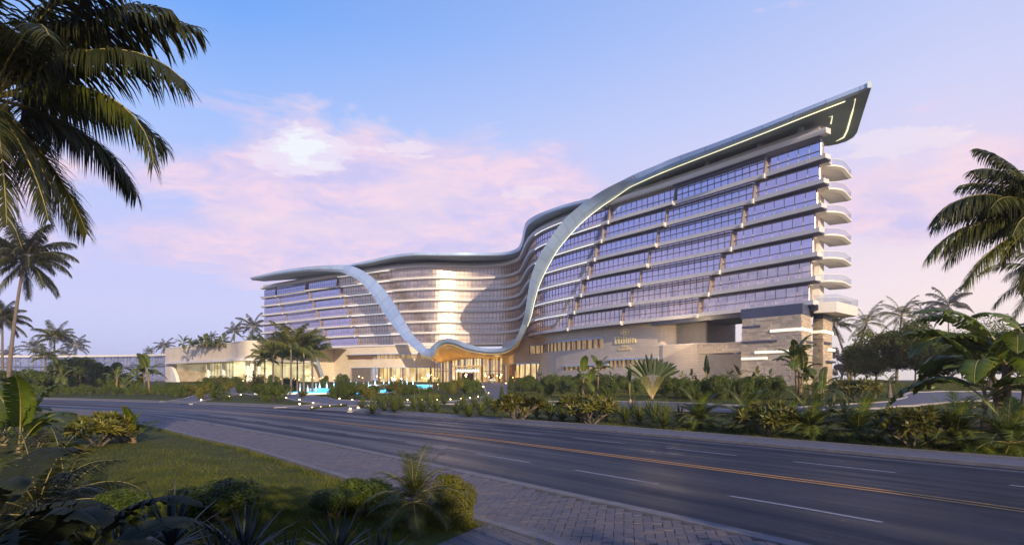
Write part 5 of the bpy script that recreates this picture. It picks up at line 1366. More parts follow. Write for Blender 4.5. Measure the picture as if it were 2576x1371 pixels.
for i, px in enumerate([604, 612, 642, 660, 668, 676, 684, 693, 700, 708, 716, 742, 752, 772, 781, 790, 806, 812, 840, 846, 852, 903, 912, 948, 957, 985, 993, 1062, 1070, 1078, 1094, 1102, 1230, 1238, 1250, 1258, 1290, 1297, 1330, 1345, 1366, 1378]):
    Y_ = rn.uniform(176, 186) if px > 620 else 183
    if 720 < px < 1000: Y_ = rn.uniform(186, 200)
    if px > 1290: Y_ = rn.uniform(140, 150)
    t = thing('lantern', 'orange globe lantern %s' % ('before the left glass pavilion' if px < 800 else 'before the middle podium' if px < 1110 else 'beside the hotel entrance' if px < 1290 else 'before the right podium wall'), 'lantern', onG(px, Y_), 'orange lanterns in the planting'); put('post', LTP, t); put('globe', LTL, t); s = rn.uniform(.8, 1.1); t.scale = (s, s, s)
# bowl planter at the entrance
pt = thing('bowl_planter', 'white bowl planter with a dark clipped plant at the entrance', 'planter', onG(1237, 185)); mb = MB(); mb.lathe([(.5, 0), (1.2, .5), (1.35, .9), (1.2, .9), (.01, .8)], 16); mb.build('bowl', 'column_white', pt); d_ = put('plant', BUSH['fine'][0], pt); d_.location = (0, 0, .8); d_.scale = (.8, .8, 1.0); d_.data = d_.data.copy(); d_.data.materials[0] = MATS['agave_dark']

# ================================================================== FAR GLAZED BUILDING
gb = thing('glazed_building', 'long low glazed building with a thin flat roof at the far left', 'building'); gp_ = Path2([(-300, 330), (-240, 338), (-190, 330), (-150, 308), (-118, 268)], 1.0); zt0 = EYE+11.2
def gband(o0, o1, z0, z1, name, m, u0=0, u1=None, n=40):
    S = []; u1 = u1 or gp_.L
    for i in range(n+1):
        u = u0+(u1-u0)*i/n; a = gp_.at(u, -o0); b = gp_.at(u, -o1); S.append([(a[0], a[1], z0), (b[0], b[1], z0), (b[0], b[1], z1), (a[0], a[1], z1)])
    mb = MB(); mb.loft(S); return mb.build(name, m, gb)
gband(2.2, -12, zt0, zt0+.9, 'roof', 'fascia'); gband(-.6, -11, .5, zt0, 'wall', 'strip_dim' if 0 else 'louver'); gband(.5, -.3, zt0-5.2, zt0-4.6, 'spandrel', 'soffit_blue'); gband(.6, -.3, .5, 1.6, 'plinth', 'white_wall')
rn = random.Random(8); u = 0; i = 0
while u < gp_.L-3:
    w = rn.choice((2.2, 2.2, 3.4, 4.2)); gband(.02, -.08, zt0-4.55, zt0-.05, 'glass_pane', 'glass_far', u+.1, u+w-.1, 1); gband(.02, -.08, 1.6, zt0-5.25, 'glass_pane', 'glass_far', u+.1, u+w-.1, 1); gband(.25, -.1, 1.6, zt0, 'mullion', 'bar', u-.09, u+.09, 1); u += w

# ================================================================== PALMS AND TREES
# near coconut palm, upper left: crown seen from below
t = thing('coconut_palm', 'large dark coconut palm whose crown fills the upper left corner', 'palm tree', (-13.2, 15.5, 0)); mb = MB(); top = Vector((1.25, 0, 8.9))
P = [(-1.1, 0, -.3), (-.9, 0, 2), (-.45, 0, 4.5), (.3, 0, 7), tuple(top)]; P = crom(P, 6); mb.tube(P, [.24-.08*i/len(P)+(.012 if i % 2 else 0) for i in range(len(P))], 12); mb.build('trunk', 'bark_dark', t, smooth=True)
NF = [(9, -4, 1.0), (2, -8, 1.12), (1, 14, 1.12), (1, 2, 1.05), (5, -40, .85), (4, -52, .72), (5, -15, .78), (5, 175, .8), (4, 200, .95), (3, 150, .9), (2, 60, 1), (2, 110, 1), (1, 100, 1), (1, -60, .95), (2, -40, .95), (0, 30, .9), (0, -100, .9), (3, 70, .95), (4, 90, .9), (1, 180, 1), (3, -120, .85), (5, 60, .7), (1, -20, 1.0), (5, 240, .7), (5, -75, .95), (5, -110, .9), (4, -80, .75)]
for i, (l, a, s) in enumerate(NF):
    f = put('frond', FRONDS['near_long'][0] if l == 9 else FRONDS['near'][l][i % 2], t); f.location = top; f.rotation_euler = (.12*math.sin(i*3), 0, R(a)); f.scale = (s, s, s)
mb = MB()
for i in range(9): a = i*.7; mb.lathe([(.01, -.13), (.11, -.04), (.10, .08), (.01, .14)], 10, (top.x+.32*math.cos(a), .32*math.sin(a), top.z-.25-.1*(i % 3)))
mb.build('coconuts', 'bark_dark', t, smooth=True)
# right-hand near palms
t = thing('coconut_palm', 'tall coconut palm reaching in from the right edge with drooping fronds', 'palm tree', (21.6, 26, height(21.6, 26))); top = Vector((-1.0, 0, 8.5)); mb = MB(); P = crom([(0, 0, -.3), (-.2, 0, 3), tuple(top)], 8); mb.tube(P, [.2-.06*i/len(P) for i in range(len(P))], 12); mb.build('trunk', 'bark', t, smooth=True)
for i, (l, a, s) in enumerate([(3, 182, 1.0), (2, 172, .98), (1, 165, .8), (0, 140, .9), (2, 205, .85), (3, 215, .8), (4, 200, .7), (1, 210, .8), (1, 90, .9), (2, 60, .9), (3, 20, .9), (2, -40, .9), (0, 0, .9), (3, 120, .9), (4, 300, .8), (5, 90, .7), (2, 150, .9), (3, 165, .8), (1, 190, .9), (4, 185, 1.0), (3, 176, 1.1), (2, 188, 1.1)]):
    f = put('frond', FRONDS['nearg' if i % 3 else 'near'][l][i % 2], t); f.location = top; f.rotation_euler = (.1*math.sin(i*2), 0, R(a)); s2 = s*.98; f.scale = (s2, s2, s2)
def palmpx(label, px, pyc, Y_, r, key='coco', nf=20, group=None, name='coconut_palm', cat='palm tree', lean=(0, 0), seed=1, **kw):
    x = (px-CX)/FPX*Y_-lean[0]; g = height(x, Y_); H = EYE+(HOR-pyc)*Y_/FPX-g; r = r*(1.25 if key == 'royal' else 1); L0 = {'royal': 2.9, 'near': 4.6}.get(key, 3.8); s = r*Y_/FPX/L0/.86
    return palm(name, label, cat, (x, Y_, g), H, key, nf, group, sc=s, r0=.16+.012*H, r1=.12+.004*H, lean=lean, seed=seed, **kw)
palmpx('coconut palm with its crown cut by the right edge, below the near palm', 2625, 690, 34, 120, 'coco', 18, seed=4)
palmpx('tall coconut palm standing alone behind the left row of banana plants', 62, 655, 108, 104, 'near', 30, lean=(2.6, 0), seed=2)
palmpx('dark coconut palm cut by the left edge, lower than the tall one', 6, 805, 140, 56, 'near', 24, seed=3)
palmpx('date palm with a tidy round crown in front of the far glazed building', 137, 852, 150, 46, 'coco', 24, name='date_palm', seed=5, lv=(0, 1, 1, 1, 2, 2, 2, 3, 3, 3))
palmpx('shorter date palm left of the tidy round date palm', 114, 900, 146, 34, 'coco', 20, name='date_palm', seed=6, lv=(0, 1, 1, 2, 2, 3, 3))
HP = 'hazy palms beyond the glazed building'
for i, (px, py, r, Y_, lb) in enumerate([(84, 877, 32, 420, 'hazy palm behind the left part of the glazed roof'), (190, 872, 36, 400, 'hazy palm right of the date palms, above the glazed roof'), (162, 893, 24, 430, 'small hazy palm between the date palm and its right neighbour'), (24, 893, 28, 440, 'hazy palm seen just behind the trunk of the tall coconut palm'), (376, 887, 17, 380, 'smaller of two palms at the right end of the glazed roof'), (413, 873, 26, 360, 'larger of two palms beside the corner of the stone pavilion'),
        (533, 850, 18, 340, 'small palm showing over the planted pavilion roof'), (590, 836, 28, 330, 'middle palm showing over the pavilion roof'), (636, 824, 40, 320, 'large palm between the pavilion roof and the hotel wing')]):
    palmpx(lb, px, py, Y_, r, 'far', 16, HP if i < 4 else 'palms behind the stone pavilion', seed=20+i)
for i, (px, py, r, Y_, lb, kk, ln) in enumerate([(2098, 818, 52, 135, 'palm leaning out from behind the right stone piers', 'coco', (-3, 0)), (2180, 815, 55, 128, 'leaning palm with golden fronds left of the round trees', 'gold', (3, 0)), (2268, 797, 62, 138, 'golden crowned palm rising behind the two round trees', 'gold', (1, 0)), (2386, 770, 56, 330, 'tall pale palm lost in the bright haze at the right', 'far', (0, 0)), (2324, 790, 34, 350, 'small pale palm in the haze left of the tall pale one', 'far', (0, 0))]):
    palmpx(lb, px, py, Y_, r, kk, 18, seed=40+i, lean=ln)
RP = 'royal palms clustered by the pool'
for i, (px, py, r, Y_, lb) in enumerate([(732, 893, 60, 118, 'tallest royal palm at the centre of the cluster by the pool'), (764, 900, 52, 121, 'royal palm just right of the tallest in the cluster'), (688, 906, 44, 124, 'royal palm at the left side of the cluster'), (666, 920, 34, 128, 'smallest royal palm at the outer left of the cluster'), (710, 908, 40, 126, 'royal palm half hidden left of the tallest one'), (786, 908, 40, 125, 'royal palm at the right end of the cluster'), (748, 912, 38, 131, 'royal palm at the back of the cluster')]):
    palmpx(lb, px, py, Y_, r, 'royal', 15, RP, name='royal_palm', seed=60+i, shaft=1.3, lv=(0, 0, 1, 1, 2, 2, 3))
for i, (px, py, h_, lb) in enumerate([(2038, 1019, 58, 'small bottle palm right of the banana plants by the path'), (2199, 1002, 52, 'bottle palm half behind the plumeria on the right lawn'), (2238, 1000, 56, 'bottle palm standing right of the plumeria on the lawn')]):
    g = G(px, py); Hh = h_*g[1]/FPX; palm('bottle_palm', lb, 'palm tree', g, Hh*.62, 'royal', 9, 'bottle palms on the right lawn', sc=Hh*.19, r0=Hh*.10, r1=Hh*.045, bulge=.35, seed=80+i, lv=(0, 1, 2, 2, 3))
# broad trees at the right
def treepx(lb, px, pyb, top, r, Y_, m_, n, ls, seed, **kw):
    g = onG(px, Y_); H = EYE+(HOR-top)*Y_/FPX-g[2]; return treeobj('broadleaf_tree', lb, g, H, r*Y_/FPX, n, ls, m_, seed, **kw)
treepx('round broadleaf tree right of the hotel, left of its twin', 2204, 950, 812, 80, 112, 'tree_leaf', 17000, .42, 1, nl=20, clear=.22)
treepx('largest round broadleaf tree on the right lawn with a bare trunk', 2302, 975, 803, 95, 104, 'tree_leaf', 19000, .42, 2, nl=22, clear=.26)
treepx('open, thin-leaved tree behind the foreground banana plants', 2490, 970, 765, 90, 88, 'tree_leaf', 6000, .30, 3, nl=18, clear=.3)
treepx('low broadleaf tree at the right edge behind the bananas', 2420, 975, 835, 70, 130, 'tree_leaf', 11000, .5, 4, nl=16, clear=.2)
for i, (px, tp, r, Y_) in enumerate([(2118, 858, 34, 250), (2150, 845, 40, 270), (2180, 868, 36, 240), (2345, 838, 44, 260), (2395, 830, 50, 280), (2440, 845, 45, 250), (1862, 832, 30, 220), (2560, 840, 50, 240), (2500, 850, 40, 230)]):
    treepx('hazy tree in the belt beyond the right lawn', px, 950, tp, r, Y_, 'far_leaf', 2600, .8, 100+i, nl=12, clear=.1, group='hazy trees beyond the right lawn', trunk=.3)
for i, (px, tp, r, Y_, lb) in enumerate([(165, 893, 42, 165, 'dark leafy tree left of centre before the glazed building'), (200, 888, 38, 172, 'taller dark tree behind the left banana row'), (262, 897, 34, 160, 'round bushy tree before the glazed building, right one'), (60, 925, 50, 135, 'dark leafy mass tree by the far left bananas'), (300, 935, 24, 150, 'small light green tree right of the round bushy tree'), (15, 920, 46, 128, 'dark leafy tree at the left edge'), (120, 930, 40, 140, 'low dark tree behind the leftmost bananas')]):
    treepx(lb, px, 980, tp, r*1.15, Y_, 'bush_leaf', 9000, .5, 130+i, nl=16, clear=.06, cat='tree')
# trees behind the viewer that throw the foreground shade
for i, (x, y, H, r) in enumerate([(-5.5, -9, 7.8, 4.6), (2.5, -9.5, 8.2, 4.8), (10, -8.5, 7.4, 4.4), (17.5, -5.5, 7.2, 4.2), (-14, -9, 8.6, 5), (24, -3, 6.8, 3.8), (-22, -4, 8.6, 5)]):
    treeobj('broadleaf_tree', 'leafy roadside tree standing behind the viewpoint', (x, y, 0), H, r, 5200, .50, 'tree_leaf', 200+i, group='roadside trees behind the viewpoint', nl=18, clear=.12)

# ================================================================== BANANAS AND TRAVELLER'S PALMS
def banpx(lb, px, py, top, nl=8, sc=1, seed=1, stems=2, lset=None, group=None, Y_=None, lsc=None, name='banana_plant'):
    g = G(px, py) if Y_ is None else onG(px, Y_); H = (EYE+(HOR-top)*g[1]/FPX-g[2]); return banana(name, lb, g, max(.2, H), nl, sc, group, seed, stems, lset)
t1 = banpx('large banana plant in the right foreground with broad arching leaves', 2529, 1078, 895, 13, 2.1, 3, 3, [BAN[1], BAN[2], BAN[2], BAN[3], BAN[3]])
t2 = banpx('lower banana plant leaning left in the right foreground', 2478, 1084, 990, 9, 1.5, 9, 1)
banpx('tall banana plant at the extreme right edge', 2590, 1070, 870, 9, 1.7, 12, 2, [BAN[1], BAN[2], BAN[2], BAN[3], BAN[3]])
banpx('banana plant with two reddish stems before the stone piers', 2006, 1006, 905, 10, 1.25, 4, 3)
banpx('banana plant left of the fan palm with dark drooping leaves', 1466, 1002, 948, 9, 1.2, 5, 2)
banpx('banana plant just left of the fan palm, higher than its neighbour', 1503, 992, 930, 9, 1.3, 6, 1)
banpx('small dark banana plant right of the bottle palm', 2073, 1023, 975, 7, .9, 7, 2)
GB = 'banana plants in the row beyond the road'
for i, (px, py, tp, s, lb) in enumerate([(150, 986, 930, 1.5, 'banana plant under the date palm, pale stem'), (200, 980, 930, 1.5, 'banana plant second from the left of the row with pale leaves'), (248, 980, 940, 1.45, 'banana plant in the middle of the left row'), (292, 985, 948, 1.3, 'banana plant leaning over the shrubs, left of the fan stalks'), (376, 990, 938, 1.6, 'big banana plant beside the corner of the pavilion'), (345, 987, 945, 1.3, 'banana plant between the fan stalks and the pavilion corner'), (14, 985, 958, 1.3, 'banana plant cut by the left edge'), (70, 985, 960, 1.0, 'small banana plant near the far left of the row')]):
    banpx(lb, px, py, tp, 9, s, 11+i, 2, None, GB)
for i, (px, py, tp, s) in enumerate([(636, 985, 948, 1.1), (620, 978, 950, 1.0), (1082, 985, 962, .7), (1102, 982, 960, .8), (1120, 986, 966, .6), (1360, 975, 945, .9), (1395, 972, 948, 1.0), (1430, 975, 950, .8), (1540, 980, 948, .9), (1580, 975, 946, .9), (1680, 985, 950, .9), (1715, 982, 948, .9), (1745, 985, 946, .8), (1830, 985, 945, .9), (1860, 980, 942, 1.0), (1900, 982, 944, .9), (1330, 972, 950, .8), (1935, 985, 948, .8), (1790, 975, 938, 1.0)]):
    banpx('leafy banana shrub %s' % ('by the left path' if px < 700 else 'on the entrance lawn' if px < 1200 else 'before the podium, left of the fan palm' if px < 1640 else 'between fan palm and stone piers'), px, py, tp, 7, s, 40+i, 2, BANL, 'leafy banana shrubs before the podium')
for i, (px, Y_, s) in enumerate([(462, 208, 1.1), (478, 206, 1.0), (520, 204, 1.0), (548, 200, 1.1), (562, 200, 1.0), (628, 196, 1.1), (640, 199, 1.3), (660, 205, 1.2), (775, 224, 1.1), (795, 226, 1.2), (505, 206, 1.0)]):
    x = (px-CX)/FPX*Y_; banana('banana_plant', 'leafy plant in the pavilion roof garden%s' % (', left part' if px < 600 else ', behind the royal palms'), (x, Y_, ZP-.6), 1.3, 8, s*1.2, 'roof garden plants', 70+i, 2, BANL if i % 2 else BAN)
for i, (px, Y_, s) in enumerate([(492, 207, 1.6), (530, 204, 1.5), (548, 203, 1.6), (572, 201, 1.2), (650, 203, 1.9), (668, 206, 1.6), (783, 226, 2.0), (512, 208, 1.3)]):
    bushthing('bush', 'green bush in the roof garden %s' % ('of the stone pavilion' if px < 700 else 'beside the hotel wing'), ((px-CX)/FPX*Y_, Y_, ZP-.6), 'far', s, i, 'roof garden bushes')
def traveller(lb, g, Hh, seed, ang=0, n=23, spread=74, dark=False, flat=1.0):
    rnd = random.Random(seed); t = thing('travellers_palm', lb, 'fan palm', g); t.rotation_euler = (0, 0, ang); k = Hh/4.6
    mb = MB(); mb.tube([(0, 0, -.2), (0, 0, .3*k), (0, 0, .5*k)], [.12*k, .17*k, .09*k], 10); mb.build('base', 'petiole_pink', t, smooth=True)
    for i in range(n):
        a = R(-spread+2*spread*i/(n-1))*(.40); st_l = (2.55 if i % 2 else 2.35)*k; d = Vector((math.sin(a), .03*math.sin(i*3), math.cos(a))); e = R(-spread+2*spread*i/(n-1))*.80
        p1 = d*st_l; d2 = Vector((math.sin(e), 0, math.cos(e))); mb = MB(); mb.tube([d*.3*k, p1*.55, p1], [.035*k, .018*k, .014*k], 5); mb.build('stalk', 'petiole', t)
        L_ = rnd.uniform(1.45, 1.85)*k; w = .17*k; mb = MB(); V = []; F_ = []; m_ = 8; twist = rnd.uniform(-.9, .9)
        sd = Vector((math.cos(e)*math.cos(twist), math.sin(twist), -math.sin(e)*math.cos(twist))); nn = d2.cross(sd)
        for j in range(m_+1):
            q = j/m_; ww = w*(math.sin(math.pi*min(1, .12+.86*q)))**.5; c = p1+d2*L_*q+Vector((0, 0, -.25*k*q*q*abs(math.sin(e)))); V += [tuple(c-sd*ww+nn*ww*.3), tuple(c), tuple(c+sd*ww+nn*ww*.3)]
            if j: b = (j-1)*3; F_ += [(b, b+1, b+4, b+3), (b+1, b+2, b+5, b+4)]
        mb.add(V, F_); mb.build('leaf', 'banana_dark' if dark else 'banana_leaf_d', t)
    return t
mat('petiole_pink', (.42, .22, .16), (.34, .26, .10), rough=.5, scale=2); leaf('banana_leaf_d', (.035, .055, .016), (.06, .085, .022), .25, .4)
g = G(1640, 1005); traveller("great fan-shaped traveller's palm standing by the right path", g, 122*g[1]/FPX, 1, 0)
g = G(1778, 985); traveller("narrow traveller's palm seen edge-on before the recess", g, 100*g[1]/FPX, 2, R(80), 16)
g = G(1585, 1014); traveller("edge-on traveller's palm with tan stalks left of the great fan", g, 105*g[1]/FPX, 3, R(84), 12, 60)
g = G(2099, 1022); traveller("small edge-on traveller's palm with yellow stalks by the stone piers", g, 62*g[1]/FPX, 4, R(80), 12, 50)
g = G(310, 984); traveller("traveller's palm with slanting stalks in the left planting row", g, 52*g[1]/FPX, 5, R(35), 16, 70)

# ================================================================== SHRUBS
def plpx(lb, px, py, top, seed):
    g = G(px, py); H = (py-top)*g[1]/FPX; zt_ = max(v.co.z for v in PLU[seed % 3][0].vertices); return pair('plumeria', lb, g, PLU[seed % 3], H/zt_, seed, 'plumeria shrubs', 'plumeria')
plpx('plumeria shrub by the pavement right of the small cone shrubs', 1305, 1058, 982, 0); plpx('plumeria shrub in front of the dark banana plants', 1487, 1068, 986, 1); plpx('plumeria shrub between the low palms by the road', 1936, 1098, 1003, 2)
plpx('plumeria shrub nearest the right edge, at the roadside', 2305, 1128, 1013, 0); plpx('plumeria shrub on the lawn beyond the right path', 2160, 1012, 946, 1); plpx('plumeria shrub on the left lawn beside the golden dome bush', 248, 1122, 1030, 2)
AG = {'leftmost verge clump, before the driveway': [(912, 1030), (937, 1040), (955, 1022), (966, 1036), (992, 1041), (990, 1022), (1010, 1033), (975, 1018), (1000, 1016)],
      'small verge clump before the two dome bushes': [(1042, 1031), (1063, 1040), (1080, 1024), (1098, 1037), (1118, 1020), (1055, 1020)],
      'verge clump left of the first plumeria': [(1150, 1043), (1178, 1052), (1195, 1030), (1209, 1046), (1232, 1030), (1246, 1041), (1165, 1030), (1222, 1020)],
      'verge clump between first two plumerias': [(1350, 1052), (1385, 1057), (1405, 1045), (1415, 1064), (1437, 1052), (1456, 1063), (1375, 1040), (1430, 1038)],
      'verge clump right of the second plumeria': [(1525, 1058), (1547, 1052), (1571, 1066), (1592, 1054), (1610, 1066), (1630, 1052), (1540, 1040)],
      'verge clump at the left of the low palms': [(1647, 1072), (1671, 1080), (1681, 1056), (1709, 1072), (1655, 1056)],
      'lawn edge above the low roadside palms': [(2092, 1048), (2125, 1050), (1720, 1005), (1745, 1006)]}
k = 0
for nm, L_ in AG.items():
    for px, py in L_:
        g = G(px, py); simple('agave', 'spiky agave, '+nm, (g[0], g[1], g[2]-.02), AGA[k % 3], (1.25+.3*((k*7) % 5)/5), k*1.3, 'agaves in the '+nm, 'agave'); k += 1
CY = [(1760, 1077, 'first low feathery palm beside the rightmost agave clump'), (1880, 1085, 'low feathery palm left of the third plumeria'), (2038, 1104, 'low feathery palm right of the third plumeria'), (2158, 1110, 'low feathery palm in the middle of the right verge'), (2405, 1132, 'low feathery palm right of the nearest plumeria'), (2540, 1141, 'low feathery palm at the right end of the verge'), (2252, 1108, 'half hidden low palm left of the nearest plumeria'), (1985, 1076, 'small low palm behind the third plumeria')]
for i, (px, py, lb) in enumerate(CY): g = G(px, py); cycad('low_palm', lb, g, 1.6 if i < 6 else 1.1, 'cycad', 34, i+3, 'low palms along the right verge')
def bpx(px, py, top, r, key, seed, lb, grp):
    g = G(px, py); R_ = r*g[1]/FPX; H = (py-top)*g[1]/FPX; return bushthing('bush', lb, g, key, (R_, R_, max(.2, H/1.25)), seed, grp)
B1 = [(640, 985, 958, 26), (610, 990, 968, 24), (735, 984, 956, 20), (760, 1000, 985, 16), (905, 992, 968, 24), (940, 996, 972, 22), (970, 990, 968, 24), (1075, 992, 975, 16), (1125, 988, 966, 20), (1015, 978, 960, 20), (840, 996, 974, 18), (500, 985, 962, 22), (575, 984, 962, 22), (700, 1000, 965, 38), (660, 1002, 968, 34), (520, 1005, 968, 26), (550, 1006, 966, 28), (685, 1010, 975, 30), (560, 975, 950, 24), (595, 976, 950, 26), (520, 972, 952, 22), (545, 970, 950, 22), (850, 1000, 968, 26), (880, 1002, 966, 30), (920, 1005, 972, 26), (815, 975, 948, 16), (862, 974, 945, 22), (1000, 992, 962, 28), (1030, 992, 966, 22), (1170, 990, 955, 28), (1150, 992, 958, 22), (1050, 990, 970, 18), (1195, 985, 958, 16), (655, 975, 948, 22), (690, 975, 946, 24), (720, 985, 955, 20), (475, 995, 968, 24), (445, 998, 970, 22), (430, 992, 966, 18)]
for i, (px, py, tp, r) in enumerate(B1):
    w = 'by the driveway mouth, left part' if px < 640 else 'around the royal palms' if px < 740 else 'right of the fountain pool' if px < 960 else 'on the entrance lawn'
    bpx(px, py, tp, r, 'green' if i % 3 else 'gold', i, 'leafy green shrub '+w, 'shrubs '+w)
B2 = [(1325, 978, 950, 24), (1392, 978, 946, 24), (1425, 976, 948, 24), (1462, 980, 952, 24), (1510, 976, 946, 26), (1545, 990, 962, 22), (1575, 992, 962, 22), (1612, 978, 946, 24), (1672, 984, 950, 26), (1706, 992, 962, 24), (1743, 992, 958, 26), (1782, 992, 956, 26), (1815, 990, 952, 28), (1872, 992, 954, 28), (1915, 990, 950, 28), (1950, 988, 952, 24), (1475, 1000, 972, 22), (1520, 1002, 975, 22), (1385, 998, 970, 20), (1340, 985, 950, 26), (1375, 985, 952, 28), (1410, 982, 952, 26), (1445, 985, 950, 26), (1530, 985, 948, 26), (1560, 982, 948, 24), (1600, 988, 955, 22), (1690, 1000, 955, 30), (1725, 1003, 958, 32), (1765, 1003, 962, 28), (1800, 1004, 952, 34), (1840, 1002, 958, 26), (1895, 1003, 953, 36), (1935, 1004, 958, 32), (1860, 1004, 965, 22), (1310, 980, 953, 22), (1665, 990, 952, 24), (1960, 998, 960, 22), (1490, 984, 950, 22), (1420, 990, 962, 20), (1350, 992, 965, 20)]
for i, (px, py, tp, r) in enumerate(B2):
    w = 'left of the great fan palm' if px < 1640 else 'right of the great fan palm'
    bpx(px, py, tp, r, 'green', i, 'dark green shrub in the bed '+w, 'dense shrubs '+w)
for i in range(34):
    px = 10+i*12.8; bpx(px, 992+3*math.sin(i*2.1), 972-4*math.sin(i*1.3), 13, 'far', i, 'low undergrowth shrub on the far left verge', 'undergrowth shrubs along the far left verge')
for i, (px, py, lb) in enumerate([(986, 1000, 'golden dome bush, left of two on the entrance lawn'), (1006, 998, 'wide clipped dome bush beside its smaller twin')] if 0 else [(986-0+0, 0, '')][:0]): pass
for px, py, r, lb, mi in ((962+100, 1001, 13, 'clipped dome bush, smaller of the pair on the entrance lawn', 0), (1093, 999, 16, 'clipped dome bush, wider of the pair on the entrance lawn', 0), (204, 1140, 32, 'golden clipped dome bush on the left lawn', 0), (152, 1128, 28, 'darker clipped dome bush next to the rock', 1), (112, 1112, 25, 'low clipped bush behind the rock', 1)):
    g = G(px, py); s = r*g[1]/FPX; simple('dome_bush', lb, g, DOME[mi], (s, s, s*.85), px, 'clipped dome bushes', 'dome bush')
def conebush(lb, px, py, h):
    g = G(px, py); H = h*g[1]/FPX; mb = MB(); rnd = random.Random(px)
    for i in range(5): leafcloud(mb, (0, 0, H*(.12+.19*i)), (H*.24*(1-.15*i), H*.24*(1-.15*i), H*.16), 380, H*.07, rnd)
    mb.tube([(0, 0, -.1), (0, 0, H*.8)], [.05, .02], 5, 1); o = mb.build('cone_shrub', ['bush_leaf', 'bark_dark']); o.location = g; return tag(o, lb, 'shrub')
conebush('small upright cone shrub left of the driveway end', 1262, 1009, 36); conebush('taller upright cone shrub right of the small one', 1285, 1000, 52)
# rock on the left lawn
mb = MB(); rnd = random.Random(4); g = G(97, 1124); prof = [(.30, -.1), (.34, .1), (.33, .35), (.29, .55), (.20, .66), (.02, .70)]
mb.loft([[(r*(1+.18*math.sin(a*2+z*3)+rnd.uniform(-.03, .03))*math.cos(a), r*.8*(1+.12*math.sin(a*3+1))*math.sin(a), z+rnd.uniform(-.02, .02)) for a in [2*math.pi*i/18 for i in range(18)]] for r, z in prof])
o = mb.build('rock', 'stone_rock', None, smooth=True); o.location = g; tag(o, 'upright weathered brown rock on the left lawn', 'rock')
# left foreground planting
banana('banana_plant', 'young banana plant with upright lit leaves at the left edge', G(48, 1140), .35, 7, 1.05, None, 101, 1, [BAN[0], BAN[0], BAN[1], BAN[1], BAN[2]])
banana('banana_plant', 'young banana plant just behind the upright one at the left edge', G(8, 1125), .4, 7, .95, None, 102, 1, [BAN[0], BAN[1], BAN[1], BAN[2], BAN[2]])
t = banana('banana_plant', 'clump of upright paddle leaves right of the left plumeria', G(326, 1112), .3, 9, .88, None, 103, 3, [BANL[0], BANL[0], BANL[1], BANL[1], BANL[2]])
def near(px, Y_): x = (px-CX)/FPX*Y_; return (x, Y_, height(x, Y_))
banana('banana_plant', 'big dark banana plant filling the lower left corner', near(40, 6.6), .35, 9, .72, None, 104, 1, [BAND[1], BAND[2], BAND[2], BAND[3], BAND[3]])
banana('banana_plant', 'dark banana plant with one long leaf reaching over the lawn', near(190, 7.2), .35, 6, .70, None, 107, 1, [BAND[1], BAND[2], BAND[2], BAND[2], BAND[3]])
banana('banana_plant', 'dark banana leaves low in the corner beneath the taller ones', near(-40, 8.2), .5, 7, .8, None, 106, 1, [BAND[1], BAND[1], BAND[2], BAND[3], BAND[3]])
cycad('fern_palm', 'dark feathery palm with arching fronds in the left foreground', near(95, 10.5), .9, 'fern', 18, 1); cycad('fern_palm', 'dark feathery palm at the very left edge', near(5, 12), .9, 'fern', 16, 2)
cycad('fern_palm', 'feathery palm with lit fronds beside the left lawn', near(165, 12.5), .8, 'fern', 14, 3)
for i, (px, Y_, s, lb) in enumerate([(430, 8.9, 1.0, 'largest dark agave at the bottom left of the lawn'), (615, 8.4, .9, 'dark agave at the bottom edge, right of the largest'), (850, 8.6, .75, 'dark agave at the bottom edge beside the feathery palm'), (300, 8.0, .8, 'dark agave between the banana leaves and the largest agave'), (720, 8.0, .6, 'small dark agave low between two larger ones'), (545, 7.8, .75, 'dark agave cut by the bottom edge'), (955, 8.3, .6, 'small dark agave left of the feathery palm trunk')]):
    simple('agave', lb, near(px, Y_), AGD[i % 2], s*.85, i, 'dark agaves at the bottom edge', 'agave')
for i, (px, Y_, r, h_, key, lb) in enumerate([(560, 10.6, .85, .58, 'fine', 'low leafy bush behind the dark agaves'), (470, 11.2, .5, .4, 'fine', 'small leafy bush left of the low one'), (915, 12.0, .68, .58, 'fine', 'spreading leafy bush left of the feathery palm'), (840, 11.4, .6, .42, 'fine', 'low front part bush left of the feathery palm'), (1128, 11.4, .56, .74, 'finegold', 'round yellow-green bush right of the feathery palm'), (300, 10.6, .6, .5, 'fine', 'dark leafy bush among the left foreground leaves')]):
    bushthing('bush', lb, near(px, Y_), key, (r, r, h_/1.25), i)
cycad('feathery_palm', 'small feathery palm with a stubby trunk at the bottom centre', near(1040, 10.9), .84, 'cycadnear', 34, 7, None, .42, 'bark')

# ================================================================== GRASS
def blades(name, n, region, h, w, seed, m='grass_blade'):
    r = np.random.default_rng(seed); P = region(r, n); x, y = P[:, 0], P[:, 1]; z = height(x, y); n = len(x); a = r.uniform(0, 6.283, n); hh = h*r.uniform(.5, 1.25, n); ww = w*r.uniform(.7, 1.3, n); l = hh*r.uniform(.1, .8, n); b = r.uniform(0, 6.283, n)
    V = np.empty((n, 3, 3)); V[:, 0] = np.c_[x-np.cos(a)*ww, y-np.sin(a)*ww, z-.01]; V[:, 1] = np.c_[x+np.cos(a)*ww, y+np.sin(a)*ww, z-.01]; V[:, 2] = np.c_[x+np.cos(b)*l, y+np.sin(b)*l, z+hh]
    me = bpy.data.meshes.new(name); me.vertices.add(n*3); me.vertices.foreach_set('co', V.ravel()); me.loops.add(n*3); me.loops.foreach_set('vertex_index', np.arange(n*3, dtype=np.int32)); me.polygons.add(n); me.polygons.foreach_set('loop_start', np.arange(0, n*3, 3, dtype=np.int32)); me.update(calc_edges=True); me.materials.append(MATS[m])
    return tag(put(name, me), kind='stuff')
BWA = np.array(G(1262, 1309)[:2])
